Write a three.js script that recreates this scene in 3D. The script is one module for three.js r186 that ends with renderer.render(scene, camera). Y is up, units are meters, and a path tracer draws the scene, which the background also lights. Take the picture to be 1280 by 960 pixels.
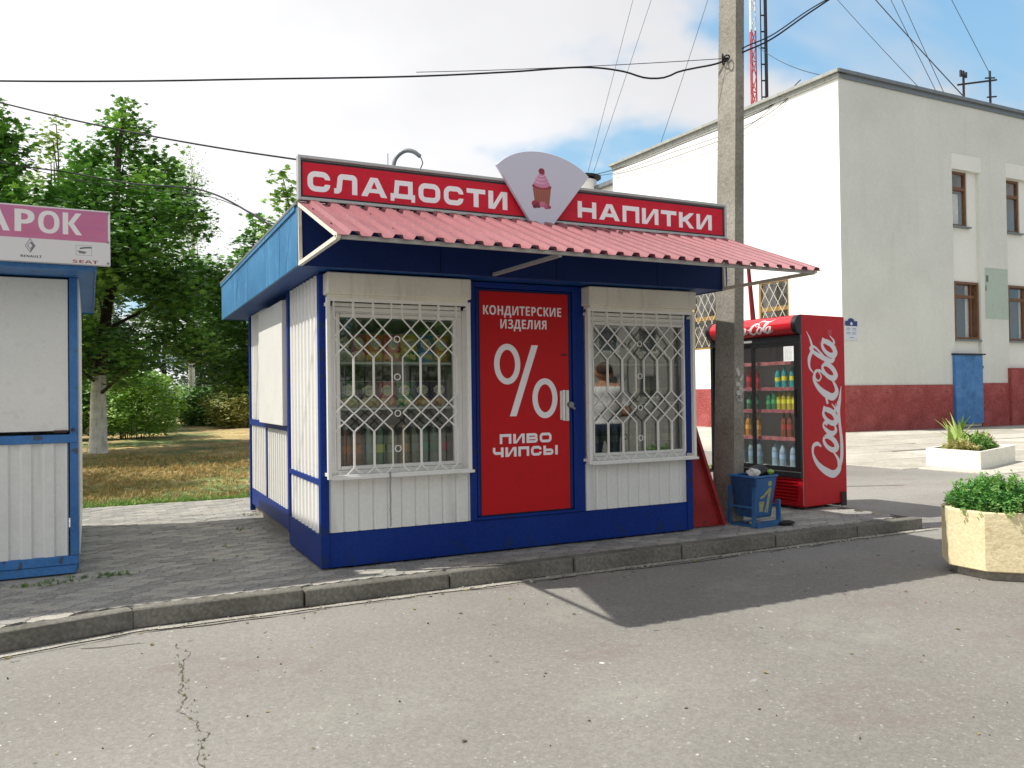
import * as THREE from 'three';
import { mergeGeometries } from 'three/addons/utils/BufferGeometryUtils.js';
import { RoundedBoxGeometry } from 'three/addons/geometries/RoundedBoxGeometry.js';
import { MarchingCubes } from 'three/addons/objects/MarchingCubes.js';

// ---------- camera, sky, sun, exposure ----------
const scene = new THREE.Scene();
const V = (x, y, z) => new THREE.Vector3(x, y, z);
const FOCAL = 1013, YAW = THREE.MathUtils.degToRad(26.3), PITCH = THREE.MathUtils.degToRad(0.72), ROLL = THREE.MathUtils.degToRad(0.75);
const EYE = V(-1.448, 1.35, 6.297);
const camera = new THREE.PerspectiveCamera(2 * Math.atan(480 / FOCAL) * 180 / Math.PI, 4 / 3, 0.05, 2000);
{
  const fw = V(Math.sin(YAW) * Math.cos(PITCH), Math.sin(PITCH), -Math.cos(YAW) * Math.cos(PITCH));
  const r0 = V(Math.cos(YAW), 0, Math.sin(YAW)), u0 = r0.clone().cross(fw), c = Math.cos(ROLL), s = Math.sin(ROLL);
  const r = r0.clone().multiplyScalar(c).addScaledVector(u0, -s), u = u0.clone().multiplyScalar(c).addScaledVector(r0, s);
  camera.matrixAutoUpdate = true;
  camera.position.copy(EYE);
  camera.quaternion.setFromRotationMatrix(new THREE.Matrix4().makeBasis(r, u, fw.clone().negate()));
}
scene.add(camera);
const renderer = new THREE.WebGLRenderer({ antialias: true });
renderer.toneMapping = THREE.LinearToneMapping;
renderer.toneMappingExposure = 1.15;
renderer.shadowMap.enabled = true;
const SUNWARD = V(-0.546, 0.815, -0.193).normalize();
const sun = new THREE.DirectionalLight(new THREE.Color().setRGB(1, 0.955, 0.88), 5);
sun.position.copy(SUNWARD).multiplyScalar(60); sun.castShadow = true;
Object.assign(sun.shadow.camera, { left: -40, right: 40, top: 40, bottom: -40, near: 1, far: 160 });
sun.shadow.mapSize.set(4096, 4096); sun.shadow.radius = 1.4;
scene.add(sun); scene.add(sun.target);

// seeded randomness and tiling value noise
function rng(seed) { let a = seed >>> 0; return () => { a = (a + 0x6d2b79f5) | 0; let t = Math.imul(a ^ (a >>> 15), 1 | a); t = (t + Math.imul(t ^ (t >>> 7), 61 | t)) ^ t; return ((t ^ (t >>> 14)) >>> 0) / 4294967296; }; }
const LAT = new Float32Array(65536); { const r = rng(11); for (let i = 0; i < 65536; i++) LAT[i] = r(); }
const md = (a, n) => ((a % n) + n) % n;
function vnoise(x, y, per = 256, sd = 0) {
  const ix = Math.floor(x), iy = Math.floor(y), fx = x - ix, fy = y - iy, u = fx * fx * (3 - 2 * fx), v = fy * fy * (3 - 2 * fy);
  const x0 = md(ix, per), x1 = md(ix + 1, per), y0 = md(iy, per), y1 = md(iy + 1, per), h = (a, b) => LAT[(a + b * 257 + sd * 7919) & 65535];
  const a = h(x0, y0), b = h(x1, y0), c = h(x0, y1), d = h(x1, y1);
  return a + (b - a) * u + (c - a) * v + (a - b - c + d) * u * v;
}
function fbm(x, y, per, oct, sd = 0, gain = 0.5) { let s = 0, a = 1, n = 0; for (let i = 0; i < oct; i++) { s += a * vnoise(x, y, per, sd + i); n += a; a *= gain; x *= 2; y *= 2; per *= 2; } return s / n; }
const sstep = (a, b, x) => { const t = Math.min(1, Math.max(0, (x - a) / (b - a))); return t * t * (3 - 2 * t); };

// sky: blue air with broken bright cloud
{
  const W = 2048, H = 1024, data = new Float32Array(W * H * 4), OX = 52.89, OZ = 151.61;
  for (let j = 0; j < H; j++) {
    const el = ((j + 0.5) / H - 0.5) * Math.PI, y = Math.sin(el), ce = Math.cos(el);
    for (let i = 0; i < W; i++) {
      const az = ((i + 0.5) / W - 0.5) * 2 * Math.PI, x = Math.cos(az) * ce, z = Math.sin(az) * ce, o = (j * W + i) * 4;
      const cs = x * SUNWARD.x + y * SUNWARD.y + z * SUNWARD.z, up = Math.max(0, y);
      const hz = Math.pow(1 - up, 3.5), glow = 0.3 * Math.pow(Math.max(0, cs * 0.5 + 0.5), 6);
      const hb = Math.pow(1 - up, 1.6); let r = 0.11 + 0.28 * hb + glow * 0.5, g = 0.28 + 0.42 * hb + glow * 0.5, b = 0.6 + 0.28 * hb + glow * 0.45;
      if (y > 0) {
        const k = 1 / (y + 0.22), px = x * k * 1.25 + OX, pz = z * k * 1.25 + OZ;
        const big = fbm(px * 0.55, pz * 0.55, 256, 2, 5), det = fbm(px * 1.9, pz * 1.9, 256, 6, 9, 0.55), wisp = fbm(px * 1.1 + 30, pz * 3.1, 256, 5, 21, 0.55);
        const den = big * 0.85 + det * 1.0 + 0.01 + 0.12 * hz + 0.16 * cs;
        let a = sstep(0.70, 0.92, den); a = Math.max(a, 0.55 * sstep(0.42, 0.75, wisp));
        a = Math.max(a, 0.25 * hz);
        const body = fbm(px * 2.3 + 9, pz * 2.3 + 4, 256, 5, 33), lit = (0.42 + 0.16 * body + 1.65 * Math.pow(Math.max(0, cs * 0.5 + 0.5), 2.2)) * (1 - 0.7 * up) * (1 - 0.06 * sstep(1.0, 1.35, den));
        r += (lit * 1.0 - r) * a; g += (lit * 1.0 - g) * a; b += (lit * 1.03 - b) * a;
      } else { const t = sstep(0, -0.12, y); r += (0.2 - r) * t; g += (0.195 - g) * t; b += (0.185 - b) * t; }
      data[o] = r; data[o + 1] = g; data[o + 2] = b; data[o + 3] = 1;
    }
  }
  const t = new THREE.DataTexture(data, W, H, THREE.RGBAFormat, THREE.FloatType);
  t.mapping = THREE.EquirectangularReflectionMapping; t.magFilter = THREE.LinearFilter; t.minFilter = THREE.LinearFilter; t.needsUpdate = true;
  scene.background = t; scene.environment = t;
}

// ---------- helpers ----------
const counts = new Map();
function numbered(n) { const k = counts.get(n) ?? 0; counts.set(n, k + 1); return k ? n + '_' + String(k).padStart(3, '0') : n; }
function tag(o, label, category, group, kind) { Object.assign(o.userData, { label, category }); if (group) o.userData.group = group; if (kind) o.userData.kind = kind; return o; }
function thing(name, label, category, pos = [0, 0, 0], turn = 0, group) { const o = new THREE.Group(); o.name = numbered(name); o.position.set(...pos); o.rotation.y = turn; scene.add(o); return tag(o, label, category, group); }
function sub(name, parent, pos = [0, 0, 0], turn = 0) { const o = new THREE.Group(); o.name = name; o.position.set(...pos); o.rotation.y = turn; parent.add(o); return o; }
function clean(g) { g = g.index ? g.toNonIndexed() : g.clone(); for (const k of Object.keys(g.attributes)) if (!['position', 'normal', 'uv', 'color'].includes(k)) g.deleteAttribute(k); if (!g.attributes.normal) g.computeVertexNormals(); if (!g.attributes.uv) g.setAttribute('uv', new THREE.BufferAttribute(new Float32Array(g.attributes.position.count * 2), 2)); return g; }
function merge(list) { if (!Array.isArray(list)) return list; if (list.length === 1) return list[0]; const c = list.map(clean); if (!c.every((g) => g.attributes.color)) c.forEach((g) => g.deleteAttribute('color')); return mergeGeometries(c); }
// texture coordinates in metres, by the way each face points
function metric(g) {
  g = clean(g); const p = g.attributes.position, n = g.attributes.normal, uv = new Float32Array(p.count * 2);
  for (let i = 0; i < p.count; i++) {
    const ax = Math.abs(n.getX(i)), ay = Math.abs(n.getY(i)), az = Math.abs(n.getZ(i));
    if (ay > ax && ay > az) { uv[2 * i] = p.getX(i); uv[2 * i + 1] = p.getZ(i); } else if (ax > az) { uv[2 * i] = p.getZ(i); uv[2 * i + 1] = p.getY(i); } else { uv[2 * i] = p.getX(i); uv[2 * i + 1] = p.getY(i); }
  }
  g.setAttribute('uv', new THREE.BufferAttribute(uv, 2)); return g;
}
function obj(name, geo, m, parent = scene, keepUV = false) {
  let g = merge(geo); if (!keepUV) g = metric(g);
  const o = new THREE.Mesh(g, m); o.name = parent === scene ? numbered(name) : name; o.castShadow = o.receiveShadow = true; parent.add(o); return o;
}
function shared(name, geo, m, parent, pos, turn = 0) { const o = new THREE.Mesh(geo, m); o.name = name; o.castShadow = o.receiveShadow = true; if (pos) o.position.set(...pos); o.rotation.y = turn; parent.add(o); return o; }
function struct(name, geo, m, parent = scene) { const o = obj(name, geo, m, parent); if (parent === scene) o.userData.kind = 'structure'; return o; }
function box(x0, x1, y0, y1, z0, z1, r = 0) { const w = x1 - x0, h = y1 - y0, d = z1 - z0, g = r ? new RoundedBoxGeometry(w, h, d, 1, Math.min(r, w / 2.01, h / 2.01, d / 2.01)) : new THREE.BoxGeometry(w, h, d); return g.translate((x0 + x1) / 2, (y0 + y1) / 2, (z0 + z1) / 2); }
function bar(a, b, w, h = w, up = V(0, 1, 0)) { const d = b.clone().sub(a), L = d.length(); d.normalize(); const s = Math.abs(d.dot(up)) > 0.99 ? V(1, 0, 0) : up.clone(); const x = s.clone().cross(d).normalize(), y = d.clone().cross(x); return new THREE.BoxGeometry(w, h, L).applyMatrix4(new THREE.Matrix4().makeBasis(x, y, d).setPosition(a.clone().add(b).multiplyScalar(0.5))); }
function rod(a, b, r, seg = 8, r2 = r) { const d = b.clone().sub(a), L = d.length(); return new THREE.CylinderGeometry(r2, r, L, seg).translate(0, L / 2, 0).applyQuaternion(new THREE.Quaternion().setFromUnitVectors(V(0, 1, 0), d.normalize())).translate(a.x, a.y, a.z); }
function tube(pts, r, seg = 40, rs = 6) { return new THREE.TubeGeometry(new THREE.CatmullRomCurve3(pts), seg, r, rs); }
function quad(w, h) { return new THREE.PlaneGeometry(w, h); }
function cpuTex(w, h, fn, srgb = true) { const d = new Uint8Array(w * h * 4); for (let j = 0; j < h; j++) for (let i = 0; i < w; i++) { const c = fn(i / w, j / h); const o = (j * w + i) * 4; d[o] = Math.max(0, Math.min(255, c[0])); d[o + 1] = Math.max(0, Math.min(255, c[1])); d[o + 2] = Math.max(0, Math.min(255, c[2])); d[o + 3] = 255; } const t = new THREE.DataTexture(d, w, h); t.wrapS = t.wrapT = THREE.RepeatWrapping; t.magFilter = THREE.LinearFilter; if (srgb) t.colorSpace = THREE.SRGBColorSpace; t.needsUpdate = true; return t; }
function canvasTex(w, h, draw, srgb = true) { const c = document.createElement('canvas'); c.width = w; c.height = h; draw(c.getContext('2d'), w, h); const t = new THREE.CanvasTexture(c); if (srgb) t.colorSpace = THREE.SRGBColorSpace; t.wrapS = t.wrapT = THREE.RepeatWrapping; return t; }
const rep = (t, m) => { t.repeat.set(1 / m, 1 / m); return t; };
const hex = (h) => [(h >> 16) & 255, (h >> 8) & 255, h & 255];
// painted or bare surface with grain, blotches and run-off stains
function worn(h, { sheen = 1, size = 1.2, grain = 10, blot = 14, streak = 0, dirt = [90, 84, 74], spots = 0, seed = 1, px = 256, rough = 0.6, metal = 0, bump = 0.0006, chips = 0, chipCol = [70, 52, 40] } = {}) {
  const base = hex(h);
  const f = (u, v) => {
    const g = vnoise(u * 128, v * 128, 128, seed) - 0.5, b = fbm(u * 5, v * 5, 5, 4, seed + 3) - 0.5, s = streak ? sstep(0.56, 0.85, fbm(u * 24, v * 2, 2 ** 20, 3, seed + 6)) * (0.5 + 0.5 * vnoise(u * 6, v * 3, 3, seed)) * streak : 0;
    const sp = spots ? sstep(0.74, 0.8, fbm(u * 30, v * 30, 30, 2, seed + 8)) * spots : 0, ch = chips ? sstep(0.70, 0.73, fbm(u * 16, v * 16, 16, 4, seed + 12, 0.6)) * chips : 0;
    const k = Math.min(1, s + sp);
    return [0, 1, 2].map((i) => { let c = base[i] + g * grain + b * blot; c += (dirt[i] - c) * k; return c + (chipCol[i] - c) * ch; });
  };
  const t = rep(cpuTex(px, px, f), size);
  const m = sheen < 1 ? new THREE.MeshPhysicalMaterial({ map: t, roughness: rough, metalness: metal, specularIntensity: sheen, side: THREE.DoubleSide }) : new THREE.MeshStandardMaterial({ map: t, roughness: rough, metalness: metal, side: THREE.DoubleSide });
  if (bump) { const b = (worn.relief ??= cpuTex(512, 512, (u, v) => { const q = 128 + (fbm(u * 40, v * 40, 40, 4, 2, 0.6) - 0.5) * 230; return [q, q, q]; }, false)).clone(); m.bumpMap = rep(b, size); m.bumpScale = bump; }
  return m;
}
const plain = (h, rough = 0.6, metal = 0) => new THREE.MeshStandardMaterial({ color: h, roughness: rough, metalness: metal, side: THREE.DoubleSide });
// ---------- materials ----------
const M = {};
{
  const r = rng(5), N = 2048;
  const c = document.createElement('canvas'); c.width = c.height = N; const x = c.getContext('2d');
  const id = x.createImageData(N, N), d = id.data;
  for (let j = 0; j < N; j++) for (let i = 0; i < N; i++) {
    const u = i / N, v = j / N, big = fbm(u * 4, v * 4, 4, 4, 2) - 0.5, fine = LAT[(i * 31 + j * 1999 + ((i * j) >> 3)) & 65535] - 0.5, mid = vnoise(u * 512, v * 512, 512, 4) - 0.5, b = 127 + big * 36 + fine * 20 + mid * 13, o = (j * N + i) * 4;
    d[o] = b + 2; d[o + 1] = b - 1; d[o + 2] = b - 7; d[o + 3] = 255;
  }
  x.putImageData(id, 0, 0);
  for (let k = 0; k < 42000; k++) {
    const px = r() * N, py = r() * N, t = r(), s = t > 0.988 ? 1.6 + r() * 2.4 : 0.5 + r() * 1.1;
    let col; const q = r(); const L = q < 0.5 ? 105 + r() * 25 : q < 0.97 ? 138 + r() * 22 : 178 + r() * 36; col = [L + 2, L, L - 6];
    x.fillStyle = `rgb(${col.map(Math.round).join(',')})`; x.beginPath(); x.ellipse(px, py, s * (0.7 + r() * 0.9), s * (0.5 + r() * 0.5), r() * 3, 0, 7); x.fill();
  }
  for (let k = 0; k < 46; k++) { const sx = r() * N, sy = r() * N, R0 = 20 + r() * 90, dk = r() < 0.6; for (let i = 0; i < 70; i++) { const a = r() * 6.283, d = R0 * Math.sqrt(r()); x.fillStyle = dk ? 'rgba(96,92,86,0.05)' : 'rgba(160,152,138,0.06)'; x.beginPath(); x.ellipse(sx + Math.cos(a) * d * 1.5, sy + Math.sin(a) * d, 6 + r() * R0 * 0.3, 4 + r() * R0 * 0.2, r() * 3, 0, 7); x.fill(); } }
  for (let k = 0; k < 90; k++) { const L = 70 + r() * 30; x.fillStyle = `rgb(${L | 0},${L | 0},${L - 3 | 0})`; x.beginPath(); x.ellipse(r() * N, r() * N, 2 + r() * 5, 1 + r() * 2.4, r() * 3, 0, 7); x.fill(); }
  const t = new THREE.CanvasTexture(c); t.colorSpace = THREE.SRGBColorSpace; t.wrapS = t.wrapT = THREE.RepeatWrapping; rep(t, 8);
  const b = new THREE.CanvasTexture(c); b.wrapS = b.wrapT = THREE.RepeatWrapping; rep(b, 8);
  M.asphalt = new THREE.MeshStandardMaterial({ map: t, bumpMap: b, bumpScale: 0.0035, roughness: 0.93 });
}
M.kerb = worn(0x6a675f, { size: 1.7, grain: 30, blot: 40, spots: 0.35, seed: 7, rough: 0.95, bump: 0.004 });
M.pavers = [0x8b8983, 0x93918a, 0x84827d, 0x99958c].map((h, i) => worn(h, { size: 0.9, grain: 34, blot: 34, spots: 0.25, seed: 20 + i, rough: 0.95, bump: 0.002 }));
M.bed = worn(0x4b473e, { size: 1.1, grain: 40, blot: 30, seed: 9, rough: 1, bump: 0.004 });
M.gutter = worn(0xa09c92, { size: 0.8, grain: 50, blot: 50, spots: 0.6, dirt: [70, 66, 58], seed: 12, rough: 1, bump: 0.008 });
M.slab = [0xaca79a, 0xb5b0a3, 0xa39e92].map((h, i) => worn(h, { size: 2.3, grain: 26, blot: 34, spots: 0.3, seed: 40 + i, rough: 0.95, bump: 0.003 }));
M.recess = worn(0xdfe0d9, { size: 4, grain: 8, blot: 8, seed: 34, rough: 0.92, bump: 0.002 });
M.crackDirt = worn(0x5b5449, { size: 0.4, grain: 40, blot: 40, seed: 13, rough: 1, bump: 0 });
M.soil = worn(0x3a3128, { size: 0.7, grain: 40, blot: 30, seed: 14, rough: 1, bump: 0.012 });
M.white = worn(0xd9d9d5, { size: 2.4, grain: 8, blot: 14, streak: 0.22, seed: 3, rough: 0.5 });
M.whiteClean = worn(0xdddcd6, { size: 1.4, grain: 6, blot: 10, spots: 0.04, seed: 4, rough: 0.42 });
M.cream = worn(0xd8d3c4, { size: 1.3, grain: 8, blot: 16, streak: 0.2, seed: 8, rough: 0.5 });
M.blue = worn(0x062c78, { size: 1.6, grain: 8, blot: 12, seed: 15, rough: 0.5, sheen: 0.45, chips: 0.4, chipCol: [52, 50, 62] });
M.blueFaded = worn(0x316e98, { size: 2.2, grain: 12, blot: 34, streak: 0.5, dirt: [105, 165, 205], seed: 17, rough: 0.5, spots: 0.2 });
M.blueOld = worn(0x2f6ba8, { size: 1.7, grain: 14, blot: 30, seed: 19, rough: 0.5, chips: 0.6, spots: 0.15 });
M.navy = worn(0x082459, { size: 1.5, grain: 6, blot: 8, seed: 22, rough: 0.55, sheen: 0.45 });
M.soffit = worn(0x174787, { size: 1.5, grain: 8, blot: 14, seed: 23, rough: 0.55, sheen: 0.5 });
M.awning = worn(0x8d555a, { size: 1.9, grain: 14, blot: 34, streak: 0.45, spots: 0.2, dirt: [120, 76, 78], seed: 25, rough: 0.5, bump: 0 });
M.awning2 = worn(0x93595e, { size: 2.1, grain: 14, blot: 30, streak: 0.4, dirt: [124, 84, 82], seed: 26, rough: 0.5, spots: 0.2, bump: 0 });
M.red = worn(0xae0d1a, { sheen: 0.5, size: 1.5, grain: 8, blot: 14, seed: 27, rough: 0.4, bump: 0 });
M.redOld = worn(0x8e1f22, { size: 0.9, grain: 14, blot: 26, seed: 28, rough: 0.55, chips: 0.5 });
M.alu = worn(0xb9bbb9, { size: 1.0, grain: 10, blot: 16, seed: 30, rough: 0.4, metal: 0.5 });
M.galv = worn(0x7f8486, { size: 1.0, grain: 12, blot: 26, seed: 31, rough: 0.5, metal: 0.6 });
M.dark = plain(0x1c1c1e, 0.5); M.black = plain(0x101012, 0.35); M.rubber = plain(0x17171a, 0.7);
M.concrete = worn(0x878278, { size: 1.6, grain: 28, blot: 36, spots: 0.3, seed: 33, rough: 0.95, bump: 0.003 });
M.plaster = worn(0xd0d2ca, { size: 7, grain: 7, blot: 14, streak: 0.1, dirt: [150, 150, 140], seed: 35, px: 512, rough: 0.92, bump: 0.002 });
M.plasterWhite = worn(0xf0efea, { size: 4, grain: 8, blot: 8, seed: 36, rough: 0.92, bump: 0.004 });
M.plinth = worn(0x9a4b48, { size: 1.6, grain: 50, blot: 34, spots: 0.4, dirt: [80, 50, 46], seed: 37, px: 512, rough: 0.95, bump: 0.03 });
M.wood = worn(0x6b4a30, { size: 0.6, grain: 20, blot: 24, seed: 38, rough: 0.6 });
M.yellowWood = worn(0x8d7038, { size: 0.6, grain: 20, blot: 24, seed: 39, rough: 0.6 });
M.cloth = worn(0xcfcac0, { size: 0.9, grain: 14, blot: 40, seed: 41, rough: 0.95 });
M.interior = plain(0x8f8b84, 0.9); M.room = plain(0xa39d92, 0.9);
M.planter = worn(0xd9cba3, { size: 1.0, grain: 26, blot: 22, spots: 0.25, dirt: [170, 150, 110], seed: 43, rough: 0.92, bump: 0.0035 });
M.whitewash = worn(0xe9e6d8, { size: 1.0, grain: 26, blot: 22, spots: 0.35, dirt: [165, 158, 140], seed: 45, rough: 0.92, bump: 0.006 });
M.bark = worn(0x4a4036, { size: 0.5, grain: 50, blot: 40, seed: 47, rough: 1, bump: 0.02 });
M.limed = worn(0xdcdad0, { size: 0.7, grain: 34, blot: 40, streak: 0.4, dirt: [96, 90, 82], spots: 0.4, seed: 49, rough: 1, bump: 0.012 });
M.birch = worn(0xc9c7bd, { size: 0.9, grain: 20, blot: 24, spots: 0.95, dirt: [40, 38, 36], seed: 51, rough: 0.9 });
M.glass = new THREE.MeshPhysicalMaterial({ color: 0xffffff, transmission: 1, roughness: 0.02, thickness: 0, ior: 1.5, side: THREE.DoubleSide });
M.glassThick = new THREE.MeshPhysicalMaterial({ color: 0xd6ddd9, transmission: 1, roughness: 0.02, thickness: 0, ior: 2.25, side: THREE.DoubleSide });
M.glassMid = new THREE.MeshPhysicalMaterial({ color: 0xe4eae7, transmission: 1, roughness: 0.02, thickness: 0, ior: 1.65, side: THREE.DoubleSide });
M.wire = plain(0x151519, 0.85);
const leafMat = (h, tr = 0.35) => new THREE.MeshPhysicalMaterial({ color: h, roughness: 0.62, transmission: tr, thickness: 0, side: THREE.DoubleSide });
M.lawn = rep(cpuTex(1024, 1024, (u, v) => {
  const a = fbm(u * 8, v * 8, 8, 5, 61), b = fbm(u * 60, v * 60, 60, 3, 66, 0.7), g = sstep(0.46, 0.66, fbm(u * 5 + 2, v * 5, 5, 4, 70));
  const k = (b - 0.5) * 90 + (a - 0.5) * 60; return [158 - 66 * g + k, 138 - 30 * g + k, 92 - 36 * g + k * 0.7];
}), 7);
M.lawn = new THREE.MeshStandardMaterial({ map: M.lawn, roughness: 1 });

// ---------- ground ----------
const ROAD = -0.12, bend = (x) => (x < -1.34 ? (-1.34 - x) * 0.25 : 0);
const road = struct('road', new THREE.PlaneGeometry(900, 900).rotateX(-Math.PI / 2).translate(0, ROAD, 0), M.asphalt);
function ribbon(pts, y) { // pts: [x, z, half width]
  const p = [], n = pts.length; for (let i = 0; i < n; i++) { const a = pts[Math.max(0, i - 1)], b = pts[Math.min(n - 1, i + 1)], L = Math.hypot(b[0] - a[0], b[1] - a[1]) || 1, nx = -(b[1] - a[1]) / L, nz = (b[0] - a[0]) / L, w = pts[i][2]; p.push([pts[i][0] + nx * w, pts[i][1] + nz * w, pts[i][0] - nx * w, pts[i][1] - nz * w]); }
  const v = []; for (let i = 0; i + 1 < n; i++) { const a = p[i], b = p[i + 1]; v.push(a[0], y, a[1], b[0], y, b[1], a[2], y, a[3], b[0], y, b[1], b[2], y, b[3], a[2], y, a[3]); }
  const g = new THREE.BufferGeometry(); g.setAttribute('position', new THREE.Float32BufferAttribute(v, 3)); const nn = new Float32Array(v.length); for (let i = 1; i < nn.length; i += 3) nn[i] = 1; g.setAttribute('normal', new THREE.BufferAttribute(nn, 3)); return g;
}
{
  const r = rng(91);
  // crack running across the asphalt from the kerb
  const way = [[-1.12, 1.02], [-1.06, 1.24], [-1.10, 1.5], [-1.13, 1.74], [-1.14, 1.98], [-1.18, 2.16], [-1.10, 2.34], [-1.09, 2.5], [-1.15, 2.72], [-1.11, 2.95], [-1.16, 3.2], [-1.12, 3.5]];
  const pts = []; for (let i = 0; i + 1 < way.length; i++) for (let k = 0; k < 12; k++) { const t = k / 12; pts.push([way[i][0] + (way[i + 1][0] - way[i][0]) * t + (fbm(i * 3 + t * 3 + 7, 4, 256, 3, 2) - 0.5) * 0.07, way[i][1] + (way[i + 1][1] - way[i][1]) * t, 0.0007 + Math.pow(r(), 3) * 0.0042]); }
  obj('crack', ribbon(pts, ROAD + 0.003), M.crackDirt, road);
  // broken edge strip between the kerb and the asphalt
  const strip = []; for (let x = -6; x < 6.3; x += 0.03) strip.push([x, bend(x) + 0.605 + (fbm(x * 2 + 50, 3, 256, 3, 4) - 0.5) * 0.03, 0.028 + fbm(x * 7 + 20, 9, 256, 3, 7) * 0.035]);
  obj('kerb_mortar', ribbon(strip, ROAD + 0.006), M.gutter, road);
  let seg = []; for (let x = -6; x < 6.6; x += 0.02) { const z = bend(x) + 0.69 + (fbm(x * 1.6 + 11, 5, 256, 4, 5) - 0.5) * 0.12, w = (fbm(x * 3 + 7, 1, 256, 3, 6) - 0.4) * 0.03; seg.push([x, z, Math.max(0.0008, Math.min(0.009, w))]); }
  obj('crack', ribbon(seg, ROAD + 0.0035), M.soil, road);
  seg = []; for (let x = -6; x < 6.6; x += 0.02) { const z = bend(x) + 0.575 + (fbm(x * 2.3 + 31, 5, 256, 4, 8) - 0.5) * 0.03; seg.push([x, z, Math.max(0.002, (fbm(x * 4 + 3, 2, 256, 3, 9) - 0.35) * 0.03)]); }
  obj('crack', ribbon(seg, ROAD + 0.0095), M.soil, road);
  obj('crack', ribbon([[-1.62, 0.86, 0.004], [-1.5, 0.9, 0.005], [-1.4, 0.9, 0.004], [-1.28, 0.92, 0.002]], ROAD + 0.004), M.soil, road);
}
// pavement: joint sand with wave-edged concrete pavers
const PX0 = -6.5, PX1 = 6.16, PZ0 = -5.15, PZ1 = 0.44;
const wedge = new THREE.Shape([[PX0, -PZ1], [-1.34, -PZ1], [PX0, -PZ1 - bend(PX0)]].map((p) => new THREE.Vector2(...p)));
const pavement = struct('pavement', [box(PX0, PX1, -0.3, -0.012, PZ0, PZ1), new THREE.ExtrudeGeometry(wedge, { depth: 0.28, bevelEnabled: false }).rotateX(-Math.PI / 2).translate(0, -0.2925, 0)], M.bed);
{
  const L = 0.235, W = 0.118, gap = 0.003, r = rng(17), a = 0.017, b = 0.016;
  const edge = [[0, 0], [L * 0.125, a], [L * 0.375, -a], [L * 0.5, 0], [L * 0.625, a], [L * 0.875, -a]], o = [];
  for (const [x, z] of edge) o.push([x, z]); for (const [f, d] of [[0, 0], [0.25, b], [0.75, -b]]) o.push([L + d, W * f]);
  for (let k = edge.length - 1; k >= 0; k--) o.push([k ? edge[k][0] : 0, W + edge[k][1]]); o.splice(o.length - edge.length, 0, [L, W]); o.push([-b, W * 0.75], [b, W * 0.25]);
  const cx = L / 2, cz = W / 2, sh = new THREE.Shape(o.map(([x, z]) => new THREE.Vector2((x - cx) * (1 - 2 * gap / L), -(z - cz) * (1 - 2 * gap / W))));
  const make = (h) => metric(new THREE.ExtrudeGeometry(sh, { depth: h, bevelEnabled: false, steps: 1 }).rotateX(-Math.PI / 2).translate(0, -h, 0));
  const variants = [make(0.012)];
  const spots = [];
  let row = 0; for (let z = PZ0 + 0.02; z + W < PZ1 + 1.3; z += W, row++) for (let x = PX0 + (row % 2) * L / 2; x + L < PX1; x += L) {
    const px = x + cx, pz = z + cz; if (pz + W / 2 > PZ1 + 0.01 + bend(px)) continue; if (px > 0.1 && px < 3.5 && pz > -3.6 && pz < -0.1) continue; if (px < -1.8 && pz < -1.0 && pz > -3.6) continue;
    const v = V(px, 0, pz).sub(EYE), f = v.x * Math.sin(YAW) - v.z * Math.cos(YAW), s = v.x * Math.cos(YAW) + v.z * Math.sin(YAW), seen = Math.abs(s / f) < 0.64 && f > 0 && !(px > 3.5 && pz < -0.9);
    spots.push([px, pz, seen ? f : 1e3 + f, 0.004 * (fbm(px * 3 + 40, pz * 3 + 40, 256, 2, 3) - 0.5) + 0.003 * (r() - 0.5), (r() - 0.5) * 0.02, (r() - 0.5) * 0.016, Math.floor(r() * 4)]);
  }
  spots.sort((p, q) => p[2] - q[2]);
  const rest = [[], [], [], []];
  spots.forEach(([px, pz, , dy, rx, rz, mi], k) => {
    if (k < 300) { const p = shared('paver', variants[0], M.pavers[mi], pavement, [px, dy, pz]); p.rotation.set(rx, 0, rz); }
    else { const g = variants[0].clone().applyMatrix4(new THREE.Matrix4().compose(V(px, dy, pz), new THREE.Quaternion().setFromEuler(new THREE.Euler(rx, 0, rz)), V(1, 1, 1))); rest[mi].push(g); }
  });
  rest.forEach((g, i) => { const m = obj('paver_field', g, M.pavers[i], pavement); m.userData.kind = 'stuff'; });
}
// kerb of cast stones
{
  const kerb = new THREE.Group(); kerb.name = 'kerb'; kerb.userData.kind = 'structure'; scene.add(kerb);
  const joints = [-6.79, -5.7, -4.61, -3.52, -2.43, -1.34, -0.25, 0.84, 1.935, 3.025, 4.12, 5.2, 6.17], r = rng(3);
  for (let i = 0; i + 1 < joints.length; i++) { const a = joints[i], w = joints[i + 1] - a, mid = a + w / 2, g = box(-w / 2 + 0.005, w / 2 - 0.005, -0.32, 0.004 + (r() - 0.5) * 0.012, 0.445 + (r() - 0.5) * 0.012, 0.565 + (r() - 0.5) * 0.014, 0.014); if (mid < -1.34) g.scale(1.03, 1, 1).translate(0, 0, -0.5).rotateY(Math.atan(0.25)).translate(0, 0, 0.5); const o = obj('kerb_stone', g, M.kerb, kerb); o.position.set(mid, 0, bend(mid)); }
  for (let z = 0.42; z > -5; z -= 1.09) obj('kerb_stone', box(6.18, 6.3, -0.32, -0.035, z - 1.08, z - 0.004, 0.016), M.kerb, kerb);
}
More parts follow.
